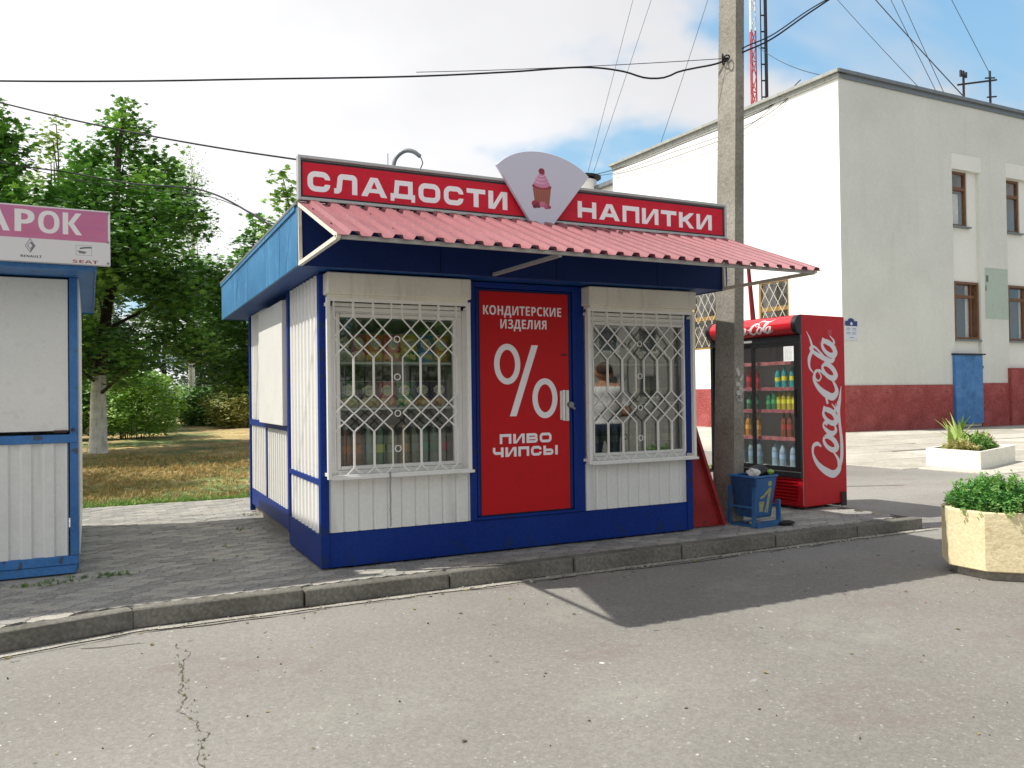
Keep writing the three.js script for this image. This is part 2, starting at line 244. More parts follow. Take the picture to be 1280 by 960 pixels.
// dry lawn
{
  const g = new THREE.PlaneGeometry(26, 90, 120, 260).rotateX(-Math.PI / 2).translate(-4.2, 0, -50.4), p = g.attributes.position;
  for (let i = 0; i < p.count; i++) { const x = p.getX(i), z = p.getZ(i), e = sstep(-5.3, -6.2, z); p.setY(i, -0.05 + e * ((fbm(x * 0.9 + 60, z * 0.9 + 200, 256, 3, 2) - 0.5) * 0.12 + 0.03) + sstep(-10, -40, z) * 0.25); }
  g.computeVertexNormals(); struct('lawn', g, M.lawn);
}
// concrete plates of the square in front of the building
{
  const square = new THREE.Group(); square.name = 'paved_square'; square.userData.kind = 'structure'; scene.add(square); const r = rng(71);
  const SX = 3.0, SZ = 1.5, gs = [0, 1].map(() => 0);
  for (let ix = 0; ix < 10; ix++) for (let iz = 0; iz < 22; iz++) {
    const x = 11.45 + ix * SX + (iz % 2) * 0.35, z = 2.2 - iz * SZ; if (x > 20.6 && z < -12.4) continue;
    const o = shared('concrete_plate', plateGeo(), M.slab[Math.floor(r() * 3)], square, [x + SX / 2, -0.1 + (r() - 0.5) * 0.02, z - SZ / 2]); o.rotation.set((r() - 0.5) * 0.022, (r() - 0.5) * 0.008, (r() - 0.5) * 0.008);
  }
  function plateGeo() { return plateGeo.g ??= metric(new RoundedBoxGeometry(SX - 0.04, 0.16, SZ - 0.04, 1, 0.02).translate(0, -0.08, 0)); }
}
// ---------- lettering drawn stroke by stroke ----------
const GW = { 'С': 1.3, 'Л': 1.35, 'А': 1.55, 'Д': 1.5, 'О': 1.4, 'Т': 1.25, 'И': 1.3, 'Н': 1.35, 'П': 1.3, 'К': 1.25, 'В': 1.3, 'Ч': 1.25, 'Ы': 1.75 };
function glyph(c, ch, x, y, w, h, s) {
  const L = x + s / 2, R = x + w - s / 2, T = y + s * 0.42, B = y + h - s * 0.42, m = y + h / 2, t = s * 0.84, r = h * 0.26;
  const st = (pts, rad = 0, lw = s, close = false) => { c.lineWidth = lw; c.lineJoin = 'miter'; c.lineCap = 'butt'; c.beginPath(); c.moveTo(...pts[0]); for (let i = 1; i < pts.length; i++) { if (rad && i < pts.length - 1) c.arcTo(...pts[i], ...pts[i + 1], rad); else c.lineTo(...pts[i]); } if (close) c.closePath(); c.stroke(); };
  const poly = (...ps) => { c.beginPath(); for (const p of ps) { c.moveTo(...p[0]); for (const q of p.slice(1)) c.lineTo(...q); c.closePath(); } c.fill('evenodd'); };
  const v = (xx) => st([[xx, y], [xx, y + h]]), hb = (yy, a = x, b = x + w) => st([[a, yy], [b, yy]], 0, t);
  switch (ch) {
    case 'О': st([[(L + R) / 2, T], [R, T], [R, B], [L, B], [L, T], [(L + R) / 2 + 1, T]], r, s * 0.92); break;
    case 'С': st([[R, y + h * 0.36], [R, T], [L, T], [L, B], [R, B], [R, y + h * 0.64]], r, s * 0.92); break;
    case 'Л': st([[x, B], [x + w * 0.2, B], [x + w * 0.27, T], [R, T], [R, y + h]], r * 0.5, s * 0.92); break;
    case 'П': st([[L, y + h], [L, T], [R, T], [R, y + h]], 0, s * 0.95); break;
    case 'А': poly([[x, y + h], [x + w * 0.36, y], [x + w * 0.64, y], [x + w, y + h], [x + w * 0.76, y + h], [x + w * 0.69, y + h * 0.8], [x + w * 0.31, y + h * 0.8], [x + w * 0.24, y + h]], [[x + w * 0.5, y + h * 0.22], [x + w * 0.61, y + h * 0.58], [x + w * 0.39, y + h * 0.58]]); break;
    case 'Д': st([[x + w * 0.22, y + h * 0.8], [x + w * 0.27, T], [R - w * 0.08, T], [R - w * 0.08, y + h * 0.82]], 0, s * 0.88); hb(y + h * 0.82); poly([[x, y + h * 0.74], [x + s * 0.7, y + h * 0.74], [x + s * 0.7, y + h * 1.1], [x, y + h * 1.1]], [[x + w - s * 0.7, y + h * 0.74], [x + w, y + h * 0.74], [x + w, y + h * 1.1], [x + w - s * 0.7, y + h * 1.1]]); break;
    case 'Т': hb(T); v(x + w / 2); break;
    case 'И': v(L); v(R); poly([[x + s * 0.4, y + h], [x + w - s * 1.3, y], [x + w - s * 0.4, y], [x + s * 1.3, y + h]]); break;
    case 'Н': v(L); v(R); hb(m); break;
    case 'К': v(L); poly([[x + s * 0.8, y + h * 0.4], [x + w * 0.72, y], [x + w, y], [x + w * 0.58, y + h * 0.48], [x + w, y + h], [x + w * 0.7, y + h], [x + w * 0.4, y + h * 0.6], [x + s * 0.8, y + h * 0.6]]); break;
    case 'В': v(L); st([[L, T], [R - s * 0.1, T], [R - s * 0.1, m], [L, m]], r * 0.7, s * 0.86); st([[L, m], [R, m], [R, B], [L, B]], r * 0.7, s * 0.86); break;
    case 'Ч': v(R); st([[L, y], [L, m + s * 0.3], [R, m + s * 0.3]], r, s * 0.92); break;
    case 'Ы': v(L); v(R); st([[L, m - s * 0.1], [x + w * 0.62, m - s * 0.1], [x + w * 0.62, B], [L, B]], r * 0.8, s * 0.86); break;
  }
}
function wideText(c, text, x0, x1, y, h, s) {
  const gapU = 0.2, tot = [...text].reduce((a, ch) => a + GW[ch], 0) + gapU * (text.length - 1), k = (x1 - x0) / tot; let x = x0;
  for (const ch of text) { glyph(c, ch, x, y, GW[ch] * k, h, s); x += (GW[ch] + gapU) * k; }
}
// flowing script with swelling strokes, in a 1000 x 330 field
function script(c, under = true) {
  const stroke = (pts, scale = 1.18) => {
    const cr = new THREE.CatmullRomCurve3(pts.map((p) => V(p[0], p[1], 0)), false, 'centripetal'), N = pts.length * 14, l = [], rr = [];
    for (let i = 0; i <= N; i++) { const t = i / N, p = cr.getPoint(t), d = cr.getTangent(t), q = t * (pts.length - 1), k = Math.min(pts.length - 2, Math.floor(q)), f = q - k, w = (pts[k][2] * (1 - f) + pts[k + 1][2] * f) * scale / 2; l.push([p.x - d.y * w, p.y + d.x * w]); rr.push([p.x + d.y * w, p.y - d.x * w]); }
    c.beginPath(); [...l, ...rr.reverse()].forEach((p, i) => (i ? c.lineTo(...p) : c.moveTo(...p))); c.closePath(); c.fill();
  };
  const oval = (x, y, rx = 40, ry = 62) => { const P = []; for (let i = 0; i <= 12; i++) { const a = -1.0 - i / 12 * Math.PI * 2, s = -0.42; const px = Math.cos(a) * rx, py = Math.sin(a) * ry; P.push([x + px + s * py, y + py, 13 + 19 * Math.pow(Math.abs(Math.sin(a / 2 + 1.1)), 1.5) + (px < 0 ? 9 : 0)]); } stroke(P); };
  // first capital
  stroke([[236, 128, 10], [256, 92, 24], [244, 56, 22], [196, 48, 15], [126, 88, 28], [66, 172, 42], [44, 246, 44], [78, 296, 34], [140, 288, 20], [196, 240, 7]]);
  oval(254, 214); stroke([[290, 180, 6], [320, 186, 8], [344, 170, 6]]);
  stroke([[380, 190, 20], [396, 168, 20], [376, 150, 12], [338, 186, 26], [318, 238, 30], [336, 270, 22], [368, 262, 12], [398, 236, 6]]);
  oval(436, 214); stroke([[496, 152, 24], [474, 206, 28], [462, 252, 24], [484, 268, 14], [520, 236, 6]]);
  stroke([[520, 196, 16], [566, 182, 16]]);
  // second capital with its loop and the long crossing ribbon
  stroke([[716, 168, 6], [744, 128, 16], [738, 86, 18], [700, 78, 14], [676, 112, 10], [704, 138, 9], [742, 112, 6]]);
  stroke([[738, 86, 14], [694, 66, 14], [634, 108, 30], [584, 186, 42], [568, 250, 42], [604, 286, 30], [668, 256, 15], [706, 210, 8]]);
  stroke([[726, 70, 5], [766, 32, 14], [826, 30, 24], [884, 58, 22], [946, 44, 13], [1006, 8, 3]]);
  oval(742, 214); stroke([[778, 180, 6], [812, 176, 8]]);
  stroke([[806, 214, 8], [866, 136, 12], [906, 70, 14], [894, 40, 14], [862, 84, 24], [826, 176, 30], [812, 246, 26], [834, 266, 14], [862, 240, 6]]);
  oval(896, 214); stroke([[956, 152, 24], [934, 206, 28], [922, 252, 24], [944, 268, 14], [984, 226, 5]]);
  if (under) { stroke([[60, 284, 14], [130, 318, 26], [250, 326, 24], [380, 310, 20], [470, 300, 26], [540, 312, 24], [640, 330, 3]]); stroke([[440, 304, 6], [470, 292, 26], [520, 272, 3]]); stroke([[500, 300, 10], [520, 296, 20], [560, 316, 6]]); }
}

// ---------- sheets, grilles ----------
// profiled sheet: ribs run along y, wave along x, faces +z
function ribbed(w, h, pitch = 0.115, depth = 0.014, flat = 0.42, thick = 0.003) {
  const xs = []; const sl = pitch * 0.1; for (let x = 0; x < w; x += pitch) xs.push([x, 0], [x + pitch * (1 - flat) - sl, 0], [x + pitch * (1 - flat), depth], [x + pitch - sl, depth]); xs.push([w, 0]);
  const pr = xs.filter((p) => p[0] <= w + 1e-6), v = [], n = [];
  for (let i = 0; i + 1 < pr.length; i++) for (const [off, flip] of [[0, 1], [-thick, -1]]) {
    const [a, za] = pr[i], [b, zb] = pr[i + 1], L = Math.hypot(b - a, zb - za), nx = -(zb - za) / L * flip, nz = (b - a) / L * flip;
    const q = [[a, 0, za + off], [b, 0, zb + off], [b, h, zb + off], [a, h, za + off]]; for (const k of flip > 0 ? [0, 1, 2, 0, 2, 3] : [0, 2, 1, 0, 3, 2]) { v.push(...q[k]); n.push(nx, 0, nz); }
  }
  const g = new THREE.BufferGeometry(); g.setAttribute('position', new THREE.Float32BufferAttribute(v, 3)); g.setAttribute('normal', new THREE.Float32BufferAttribute(n, 3)); return g;
}
function polybar(pts, w) { const out = []; for (let i = 0; i + 1 < pts.length; i++) out.push(bar(V(...pts[i]), V(...pts[i + 1]), w)); return merge(out); }
function leafGrille(parent, cols, z, m, ys) {
  const [top, a0, a1, a2, b0, b1, b2, c0, bot] = ys, w = 0.0095, n = cols.length, cross = (x, y) => [x, y, z];
  for (let i = 0; i < n; i++) for (const s of [-1, 1]) {
    const j = i + s; if (j < 0 || j >= n) { if (i === 0 || i === n - 1) continue; }
    const x = cols[i] + s * 0.003, m1 = cols[j] - s * 0.003, q = x + (m1 - x) * 0.36, zz = z + s * 0.0032;
    obj('grille_bar', polybar([[x, top, zz], [x, a0, zz], [m1, a1, zz], [x, a2, zz], [x, b0, zz], [m1, b1, zz], [x, b2, zz], [x, c0, zz], [q, bot, zz]], w), m, parent);
  }
}
function frameGeo(x0, x1, y0, y1, z0, z1, t, r = 0.004, tt = t) { return [box(x0, x0 + t, y0, y1, z0, z1, r), box(x1 - t, x1, y0, y1, z0, z1, r), box(x0 + t, x1 - t, y1 - tt, y1, z0 + 0.0015, z1 - 0.0015, r), box(x0 + t, x1 - t, y0, y0 + tt, z0 + 0.0015, z1 - 0.0015, r)]; }

// ---------- the sweets kiosk ----------
const kiosk = thing('kiosk', 'blue and white kiosk with red roof sign and pink ribbed awning', 'kiosk');
{
  const K = kiosk;
  // body
  obj('skirt', [box(0, 3.6, 0.015, 0.285, -0.06, 0, 0.006), box(3.54, 3.6, 0.015, 0.285, -3.7, -0.062, 0.006), box(0, 0.06, 0.015, 0.27, -1.26, -0.062, 0.006)], M.blue, K);
  obj('skirt', box(0.03, 0.09, 0.1, 0.29, -3.7, -1.3, 0.006), M.blue, K);
  obj('footing', box(0.07, 3.5, -0.03, 0.099, -3.66, -1.28), M.concrete, K);
  obj('floor', box(0.09, 3.53, 0.1, 0.15, -3.64, -0.07), M.interior, K);
  for (const [x0, x1, z0, z1] of [[0, 0.06, -0.06, 0.012], [3.54, 3.6, -0.06, 0.012], [0.0, 0.06, -1.3, -1.23], [0.02, 0.08, -3.72, -3.66], [3.54, 3.6, -3.72, -3.66]]) obj('post', box(x0 - 0.004, x1 + 0.004, x0 === 0 && z1 < 0 ? 0.11 : 0.02, 2.31, z0, z1, 0.006), M.blue, K);
  obj('post', box(1.262, 1.318, 0.286, 2.31, -0.06, 0.016, 0.006), M.blue, K);
  obj('post', box(2.272, 2.385, 0.286, 2.31, -0.06, 0.016, 0.006), M.blue, K);
  obj('lintel', box(1.319, 2.271, 2.262, 2.31, -0.06, 0.014, 0.004), M.blue, K);
  obj('threshold', box(1.319, 2.271, 0.287, 0.312, -0.06, 0.02, 0.004), M.blue, K);
  // front panels below the windows
  for (const [x0, x1] of [[0.066, 1.26], [2.387, 3.534]]) {
    obj('ribbed_panel', ribbed(x1 - x0, 0.42, 0.118, 0.012, 0.86).translate(x0, 0.288, -0.006), M.white, K);
    obj('backing', box(x0 + 0.004, x1 - 0.004, 0.29, 0.78, -0.056, -0.014), M.interior, K);
  }
  // left side: front bay ribbed, rear bay boarded
  const sideRib = (z0, z1, y0, y1, x, pitch) => obj('ribbed_panel', ribbed(z1 - z0, y1 - y0, pitch, 0.02, 0.5).rotateY(-Math.PI / 2).translate(x, y0, z0), M.whiteClean, K);
  sideRib(-1.225, -0.064, 0.272, 0.655, 0.024, 0.135); sideRib(-1.225, -0.064, 0.705, 2.31, 0.024, 0.135);
  obj('rail', box(-0.002, 0.05, 0.656, 0.704, -1.228, -0.064, 0.004), M.blue, K);
  sideRib(-3.655, -1.305, 0.292, 1.03, 0.05, 0.118); sideRib(-3.655, -2.62, 1.1, 2.31, 0.05, 0.118);
  obj('rail', box(0.016, 0.07, 1.032, 1.098, -3.655, -1.305, 0.004), M.blue, K);
  obj('rail', box(0.02, 0.07, 0.292, 1.03, -2.6, -2.55, 0.004), M.blue, K);
  obj('shutter_panel', box(-0.035, 0.025, 1.085, 2.25, -2.66, -1.36, 0.006), M.whiteClean, K);
  for (const g of [box(0.075, 0.1, 0.15, 2.31, -3.65, -0.07), box(3.5, 3.535, 0.15, 2.31, -3.65, -0.07)]) obj('inner_wall', g, M.interior, K);
  obj('back_wall', box(0.09, 3.53, 0.1, 2.31, -3.7, -3.652), M.white, K);
  obj('right_wall', ribbed(3.6, 2.02, 0.118, 0.014, 0.5).rotateY(Math.PI / 2).translate(3.585, 0.286, -0.062), M.white, K);
  // roof box: panelled fascia all round, soffit, deck
  const fas = sub('fascia', K), FX0 = -0.22, FX1 = 3.82, FZ0 = -4.28, FZ1 = 0.3, Y0 = 2.315, Y1 = 2.755;
  const cuts = [FZ0, -3.2, -2.15, -1.1, -0.42, FZ1];
  for (let i = 0; i + 1 < cuts.length; i++) obj('fascia_panel', box(FX0, FX0 + 0.02, Y0, Y1, cuts[i] + 0.008, cuts[i + 1] - 0.008, 0.003), M.blueFaded, fas);
  const fc = [FX0 + 0.022, 0.9, 1.95, 3.0, FX1]; for (let i = 0; i + 1 < fc.length; i++) obj('fascia_panel', box(fc[i] + 0.002, fc[i + 1] - 0.002, Y0, Y1, FZ1 - 0.02, FZ1, 0.003), M.navy, fas);
  obj('fascia_panel', box(FX1 - 0.02, FX1, Y0, Y1, FZ0, FZ1 - 0.022, 0.003), M.navy, fas);
  obj('fascia_panel', box(FX0 + 0.022, FX1 - 0.022, Y0, Y1, FZ0, FZ0 + 0.02, 0.003), M.navy, fas);
  obj('soffit', box(FX0 + 0.022, FX1 - 0.022, Y0 + 0.006, Y0 + 0.03, FZ0 + 0.022, FZ1 - 0.022), M.soffit, K);
  obj('roof_deck', box(FX0 - 0.015, FX1 + 0.015, Y1 + 0.002, Y1 + 0.03, FZ0 - 0.02, FZ1 - 0.002, 0.006), M.galv, K);
  obj('trim', box(FX0 - 0.012, FX0 + 0.025, Y1 - 0.03, Y1 + 0.001, FZ0 - 0.005, FZ1 - 0.06, 0.003), M.blueFaded, K);
  // awning
  const aw = sub('awning', K), AX0 = -0.215, AX1 = 3.8, tipZ = 1.43, tipY = 2.345, topZ = 0.303, topY = 2.784;
  const len = Math.hypot(tipZ - topZ, topY - tipY) + 0.05, ang = Math.atan2(topY - tipY, tipZ - topZ);
  const P = 0.1372, lay = [[0, 8], [7, 16], [15, 24], [23, 29.26]]; lay.forEach(([a, b], i) => obj('ribbed_sheet', ribbed((b - a) * P, len + [0, 0.012, -0.008, 0.006][i], P, 0.027, 0.45, 0.003).rotateX(-Math.PI / 2).translate(0, 0, len).rotateX(ang + [0, 0.004, -0.003, 0.005][i]).rotateZ([0, 0.002, -0.002, 0.001][i]).translate(AX0 + a * P, topY + (i % 2) * 0.0045, topZ), [M.awning, M.awning2][i % 2], aw));
  const dz = 0.02;
  for (const x of [AX0 + 0.012, AX1 - 0.03]) {
    obj('bracket', [bar(V(x, topY - 0.02, topZ), V(x, tipY - 0.018, tipZ), 0.028), bar(V(x, 2.325, FZ1 + 0.002), V(x, tipY - 0.022, tipZ - 0.02), 0.028), bar(V(x, 2.32, FZ1 + 0.016), V(x, topY - 0.03, topZ - 0.009), 0.024)], M.cream, aw);
  }
  obj('edge_rail', bar(V(AX0 + 0.03, tipY - 0.02, tipZ - 0.01), V(AX1 - 0.05, tipY - 0.02, tipZ - 0.01), 0.026), M.alu, aw);
  obj('edge_rail', bar(V(AX0 + 0.03, topY - 0.03, topZ + 0.01), V(AX1 - 0.05, topY - 0.03, topZ + 0.01), 0.026), M.alu, aw);
  obj('strut', bar(V(1.36, 2.33, FZ1 + 0.01), V(1.36, tipY - 0.03, tipZ - 0.03), 0.026), M.alu, aw);
  const screws = []; const rs = rng(8); for (const f of [0.28, 0.72]) for (let x = 0.05; x < 3.7; x += 0.1372 * 3) { const s = f * len; screws.push(new THREE.CylinderGeometry(0.006, 0.006, 0.006, 6).translate(AX0 + 0.035 + Math.round(x / 0.1372) * 0.1372, topY - Math.sin(ang) * s + 0.006, topZ + Math.cos(ang) * s)); }
  obj('screws', screws, M.dark, aw).userData.kind = 'stuff';
  // roof sign
  const sg = sub('roof_sign', K), SX0 = -0.228, SX1 = 3.762, SY0 = 2.782, SY1 = 3.1;
  obj('frame', [...frameGeo(SX0, SX1, SY0, SY1 + 0.012, 0.31, 0.372, 0.022, 0.004, 0.024)], M.alu, sg);
  obj('back_plate', box(SX0 + 0.01, SX1 - 0.01, SY0 + 0.01, SY1, 0.316, 0.352), M.galv, sg);
  const W = 2048, H = Math.round(2048 * 0.272 / 3.944);
  const face = canvasTex(W, H, (c) => {
    c.fillStyle = '#cf2036'; c.fillRect(0, 0, W, H); const r = rng(6);
    for (let i = 0; i < 900; i++) { c.fillStyle = `rgba(${r() > 0.5 ? '205,50,62' : '165,20,36'},0.10)`; c.beginPath(); c.ellipse(r() * W, r() * H, 4 + r() * 22, 3 + r() * 9, 0, 0, 7); c.fill(); }
    c.lineWidth = 9; c.strokeStyle = '#3a2b30'; c.strokeRect(3, 3, W - 6, H - 6);
    c.fillStyle = c.strokeStyle = '#f4f5f6'; const X = (x) => (x + 0.206) / 3.944 * W, k = W / 3.944;
    wideText(c, 'СЛАДОСТИ', X(-0.158), X(1.468), (3.078 - 3.003) * k, 0.146 * k, 0.044 * k);
    wideText(c, 'НАПИТКИ', X(2.137), X(3.595), (3.078 - 2.998) * k, 0.142 * k, 0.043 * k);
  });
  const fm = new THREE.MeshPhysicalMaterial({ map: face, roughness: 0.5, specularIntensity: 0.5 });
  obj('red_face', quad(3.944, 0.272).translate(1.766, 2.942, 0.3555), fm, sg, true);
  // fan shaped plate with the cake
  const fan = new THREE.Shape(); fan.moveTo(1.664, 2.75); fan.lineTo(1.352, 3.205); fan.quadraticCurveTo(1.5, 3.352, 1.755, 3.352); fan.quadraticCurveTo(2.03, 3.345, 2.212, 3.195); fan.lineTo(1.85, 2.745); fan.closePath();
  const art = canvasTex(512, 400, (c, w, h) => {
    c.fillStyle = '#c8cbd8'; c.fillRect(0, 0, w, h); const k = w / 0.86, X = (x) => (x - 1.352) * k, Y = (y) => h - (y - 2.745) * (h / 0.607); const r = rng(31);
    const cx = X(1.757); const blob = (x, y, rx, ry, col) => { c.fillStyle = col; c.beginPath(); c.ellipse(x, y, rx, ry, 0, 0, 7); c.fill(); };
    // cup
    c.fillStyle = '#a3604f'; c.beginPath(); c.moveTo(cx - 53, Y(3.075)); c.lineTo(cx + 53, Y(3.075)); c.lineTo(cx + 40, Y(2.9)); c.lineTo(cx - 38, Y(2.9)); c.closePath(); c.fill();
    c.strokeStyle = '#7d3f3c'; c.lineWidth = 3; for (let i = -4; i <= 4; i++) { c.beginPath(); c.moveTo(cx + i * 11.5, Y(3.07)); c.lineTo(cx + i * 8.6, Y(2.905)); c.stroke(); }
    blob(cx, Y(3.066), 54, 16, '#8c3138'); blob(cx, Y(3.085), 46, 20, '#c77d9a');
    for (const [yy, rx, ry] of [[3.095, 44, 17], [3.122, 36, 15], [3.147, 26, 12], [3.168, 15, 9]]) { blob(cx, Y(yy), rx, ry, '#c886a6'); blob(cx - rx * 0.2, Y(yy) - 3, rx * 0.7, ry * 0.5, '#d8a5bd'); }
    blob(cx, Y(3.192), 17, 17, '#8d2336'); blob(cx + 8, Y(3.178), 9, 8, '#a02b40');
    for (const [dx, yy, s, col] of [[-38, 2.92, 20, '#9c2c40'], [-22, 2.905, 16, '#7c2233'], [4, 2.918, 19, '#bf6f88'], [26, 2.902, 17, '#b35d78'], [-40, 2.897, 13, '#6e2030'], [40, 2.9, 11, '#8d4150']]) blob(cx + dx, Y(yy), s, s * 0.86, col);
  });
  const fg = new THREE.ExtrudeGeometry(fan, { depth: 0.03, bevelEnabled: true, bevelThickness: 0.003, bevelSize: 0.003, bevelSegments: 1, curveSegments: 20 }).translate(0, 0, 0.385);
  const fp = fg.attributes.position, fuv = fg.attributes.uv; for (let i = 0; i < fp.count; i++) fuv.setXY(i, (fp.getX(i) - 1.352) / 0.86, (fp.getY(i) - 2.745) / 0.607);
  obj('fan_plate', fg, new THREE.MeshStandardMaterial({ map: art, roughness: 0.45 }), sg, true);
  for (const x of [1.7, 1.8]) obj('fan_standoff', box(x, x + 0.02, 2.8, 3.2, 0.353, 0.384), M.galv, sg);
  for (const x of [0.1, 3.4]) obj('sign_post', [bar(V(x, 2.78, 0.29), V(x, 3.06, 0.29), 0.03), bar(V(x, 3.04, 0.28), V(x, 2.78, -0.25), 0.025)], M.galv, sg);
  // cable conduit bent over the roof edge
  obj('conduit', tube([V(0.898, 2.78, -0.88), V(0.898, 3.42, -0.88), V(0.925, 3.55, -0.865), V(1.0, 3.615, -0.83), V(1.07, 3.605, -0.79), V(1.125, 3.56, -0.765)], 0.02, 40, 8), M.galv, K);
  obj('loose_wire', tube([V(1.125, 3.56, -0.765), V(1.147, 3.5, -0.758), V(1.12, 3.43, -0.772), V(1.1, 3.2, -0.76), V(1.1, 2.78, -0.72)], 0.005, 24, 5), M.wire, K);
  obj('roof_spike', rod(V(0.845, 2.78, -0.86), V(0.845, 3.58, -0.86), 0.004), M.galv, K);
  // door
  const door = sub('door', K);
  obj('door_leaf', box(1.326, 2.264, 0.318, 2.256, -0.045, 0.004, 0.004), M.blue, door);
  const DW = 896, DH = 1944, poster = canvasTex(DW, DH, (c) => {
    c.fillStyle = '#b8131b'; c.fillRect(0, 0, DW, DH); const r = rng(9); for (let i = 0; i < 260; i++) { c.fillStyle = `rgba(${r() > 0.5 ? '190,30,40' : '150,12,26'},0.08)`; c.beginPath(); c.ellipse(r() * DW, r() * DH, 10 + r() * 60, 10 + r() * 60, 0, 0, 7); c.fill(); }
    c.strokeStyle = '#241b2a'; c.lineWidth = 12; c.strokeRect(5, 5, DW - 10, DH - 10);
    const k = DW / 0.89, X = (x) => (x - 1.349) * k, Y = (y) => (2.245 - y) * k; c.fillStyle = c.strokeStyle = '#e6e5e8'; c.textBaseline = 'alphabetic';
    const fit = (t, x0, x1, yb, h) => { c.save(); c.font = 'bold 100px sans-serif'; const m = c.measureText(t), sx = (X(x1) - X(x0)) / m.width, sy = h * k / 71; c.translate(X(x0), Y(yb)); c.scale(sx, sy); c.fillText(t, 0, 0); c.restore(); };
    fit('КОНДИТЕРСКИЕ', 1.385, 2.165, 2.035, 0.078); fit('ИЗДЕЛИЯ', 1.547, 2.017, 1.918, 0.078);
    // percent sign
    c.lineWidth = 0.052 * k; for (const [x, y] of [[1.617, 1.61], [1.984, 1.31]]) { c.beginPath(); c.ellipse(X(x), Y(y), 0.1 * k, 0.15 * k, 0, 0, 7); c.stroke(); }
    c.beginPath(); c.moveTo(X(1.855), Y(1.777)); c.lineTo(X(1.92), Y(1.777)); c.lineTo(X(1.70), Y(1.158)); c.lineTo(X(1.635), Y(1.158)); c.closePath(); c.fill();
    wideText(c, 'ПИВО', X(1.535), X(2.045), Y(1.005), 0.083 * k, 0.026 * k); wideText(c, 'ЧИПСЫ', X(1.468), X(2.105), Y(0.892), 0.083 * k, 0.026 * k);
  });
  obj('red_poster', quad(0.89, 1.93).translate(1.795, 1.28, 0.0065), new THREE.MeshPhysicalMaterial({ map: poster, roughness: 0.45, specularIntensity: 0.45 }), door, true);
  for (const g of [box(2.135, 2.172, 1.115, 1.375, 0.006, 0.02, 0.004), box(2.19, 2.222, 1.105, 1.38, 0.006, 0.022, 0.004)]) obj('handle_plate', g, M.whiteClean, door);
  obj('handle', [rod(V(2.15, 1.36, 0.02), V(2.15, 1.36, 0.055), 0.008), rod(V(2.15, 1.13, 0.02), V(2.15, 1.13, 0.055), 0.008), rod(V(2.15, 1.38, 0.055), V(2.15, 1.11, 0.055), 0.011)], M.whiteClean, door);
  obj('lock_knob', [rod(V(2.225, 1.25, 0.01), V(2.225, 1.25, 0.06), 0.026, 12), rod(V(2.235, 1.23, 0.045), V(2.265, 1.21, 0.05), 0.012)], M.galv, door);
  for (const y of [0.5, 1.95]) obj('hinge', rod(V(1.332, y, 0.012), V(1.332, y + 0.12, 0.012), 0.012), M.blue, door);
  obj('latch_stub', box(2.16, 2.21, 1.69, 1.703, 0.006, 0.02, 0.002), M.dark, door);
  // windows
  for (const [ox, right] of [[0, false], [2.338, true]]) {
    const w = sub('window', K, [ox, 0, 0]);
    obj('shutter_box', [box(0.03, 1.225, 2.135, 2.306, 0.001, 0.155, 0.012), box(0.05, 1.2, 2.11, 2.136, 0.02, 0.13)], M.cream, w);
    obj('shutter_rail', box(0.1, 1.18, 2.055, 2.085, 0.0, 0.03, 0.003), M.whiteClean, w); obj('shutter_rail', box(0.1, 1.18, 2.018, 2.05, 0.002, 0.026, 0.003), M.whiteClean, w);
    obj('window_frame', frameGeo(0.075, 1.255, 0.715, 2.06, -0.058, -0.001, 0.055, 0.005), M.whiteClean, w);
    obj('sash', frameGeo(0.131, right ? 1.199 : 1.15, 0.771, 2.004, -0.05, 0.006, 0.03, 0.006), M.whiteClean, w);
    if (!right) obj('mullion', box(1.151, 1.199, 0.771, 2.004, -0.05, -0.002, 0.004), M.whiteClean, w);
    obj('sill', box(0.06, 1.25, 0.706, 0.73, 0.0, 0.13, 0.004), M.white, w);
    obj('pane', box(0.162, right ? 1.168 : 1.119, 0.802, 1.973, -0.028, -0.022), right ? M.glassThick : M.glassMid, w);
    const gr = sub('window_grille', w);
    obj('grille_frame', frameGeo(0.03, 1.228, 0.712, 2.115, 0.085, 0.125, 0.03, 0.004), M.whiteClean, gr);
    for (const g of [box(0.03, 0.06, 0.735, 0.76, 0.002, 0.085), box(1.198, 1.228, 0.735, 0.76, 0.002, 0.085), box(0.03, 0.06, 2.05, 2.075, 0.037, 0.085), box(1.198, 1.228, 2.05, 2.075, 0.037, 0.085), ]) obj('grille_bracket', g, M.whiteClean, gr);
    const ys = [2.085, 1.965, 1.805, 1.655, 1.36, 1.215, 1.075, 0.79, 0.742];
    leafGrille(gr, [0.085, 0.24, 0.4, 0.555], 0.105, M.whiteClean, ys); leafGrille(gr, [0.635, 0.79, 0.95, 1.11, 1.185].slice(0, 4), 0.105, M.whiteClean, ys);
    for (const y of [1.8, 1.5, 1.21, 0.93]) obj('grille_ring', new THREE.TorusGeometry(0.024, 0.0048, 6, 18).translate(0.595, y, 0.105), M.whiteClean, gr);
    // display behind the glass
    const ds = sub('display_shelving', w);
    for (const x of [0.09, 1.205]) obj('side_board', box(x, x + 0.02, 0.73, 2.2, -0.44, -0.06), M.interior, ds);
    for (const y of [1.625, 1.255, 0.775]) obj('shelf', box(0.112, 1.203, y - 0.018, y, -0.43, -0.075, 0.003), M.whiteClean, ds);
  }
  // chain hanging under the left window
  const links = []; for (let i = 0; i < 24; i++) { const t = new THREE.TorusGeometry(0.0085, 0.0026, 5, 10).scale(0.8, 1.25, 1); if (i % 2) t.rotateY(Math.PI / 2); links.push(t.translate(0.516 + Math.sin(i * 0.7) * 0.0015, 0.74 - i * 0.0178, 0.136)); }
  obj('chain', links, M.galv, K);
  obj('lamp_bracket', box(3.602, 3.72, 1.985, 2.01, -0.04, 0.0), M.galv, K);
}
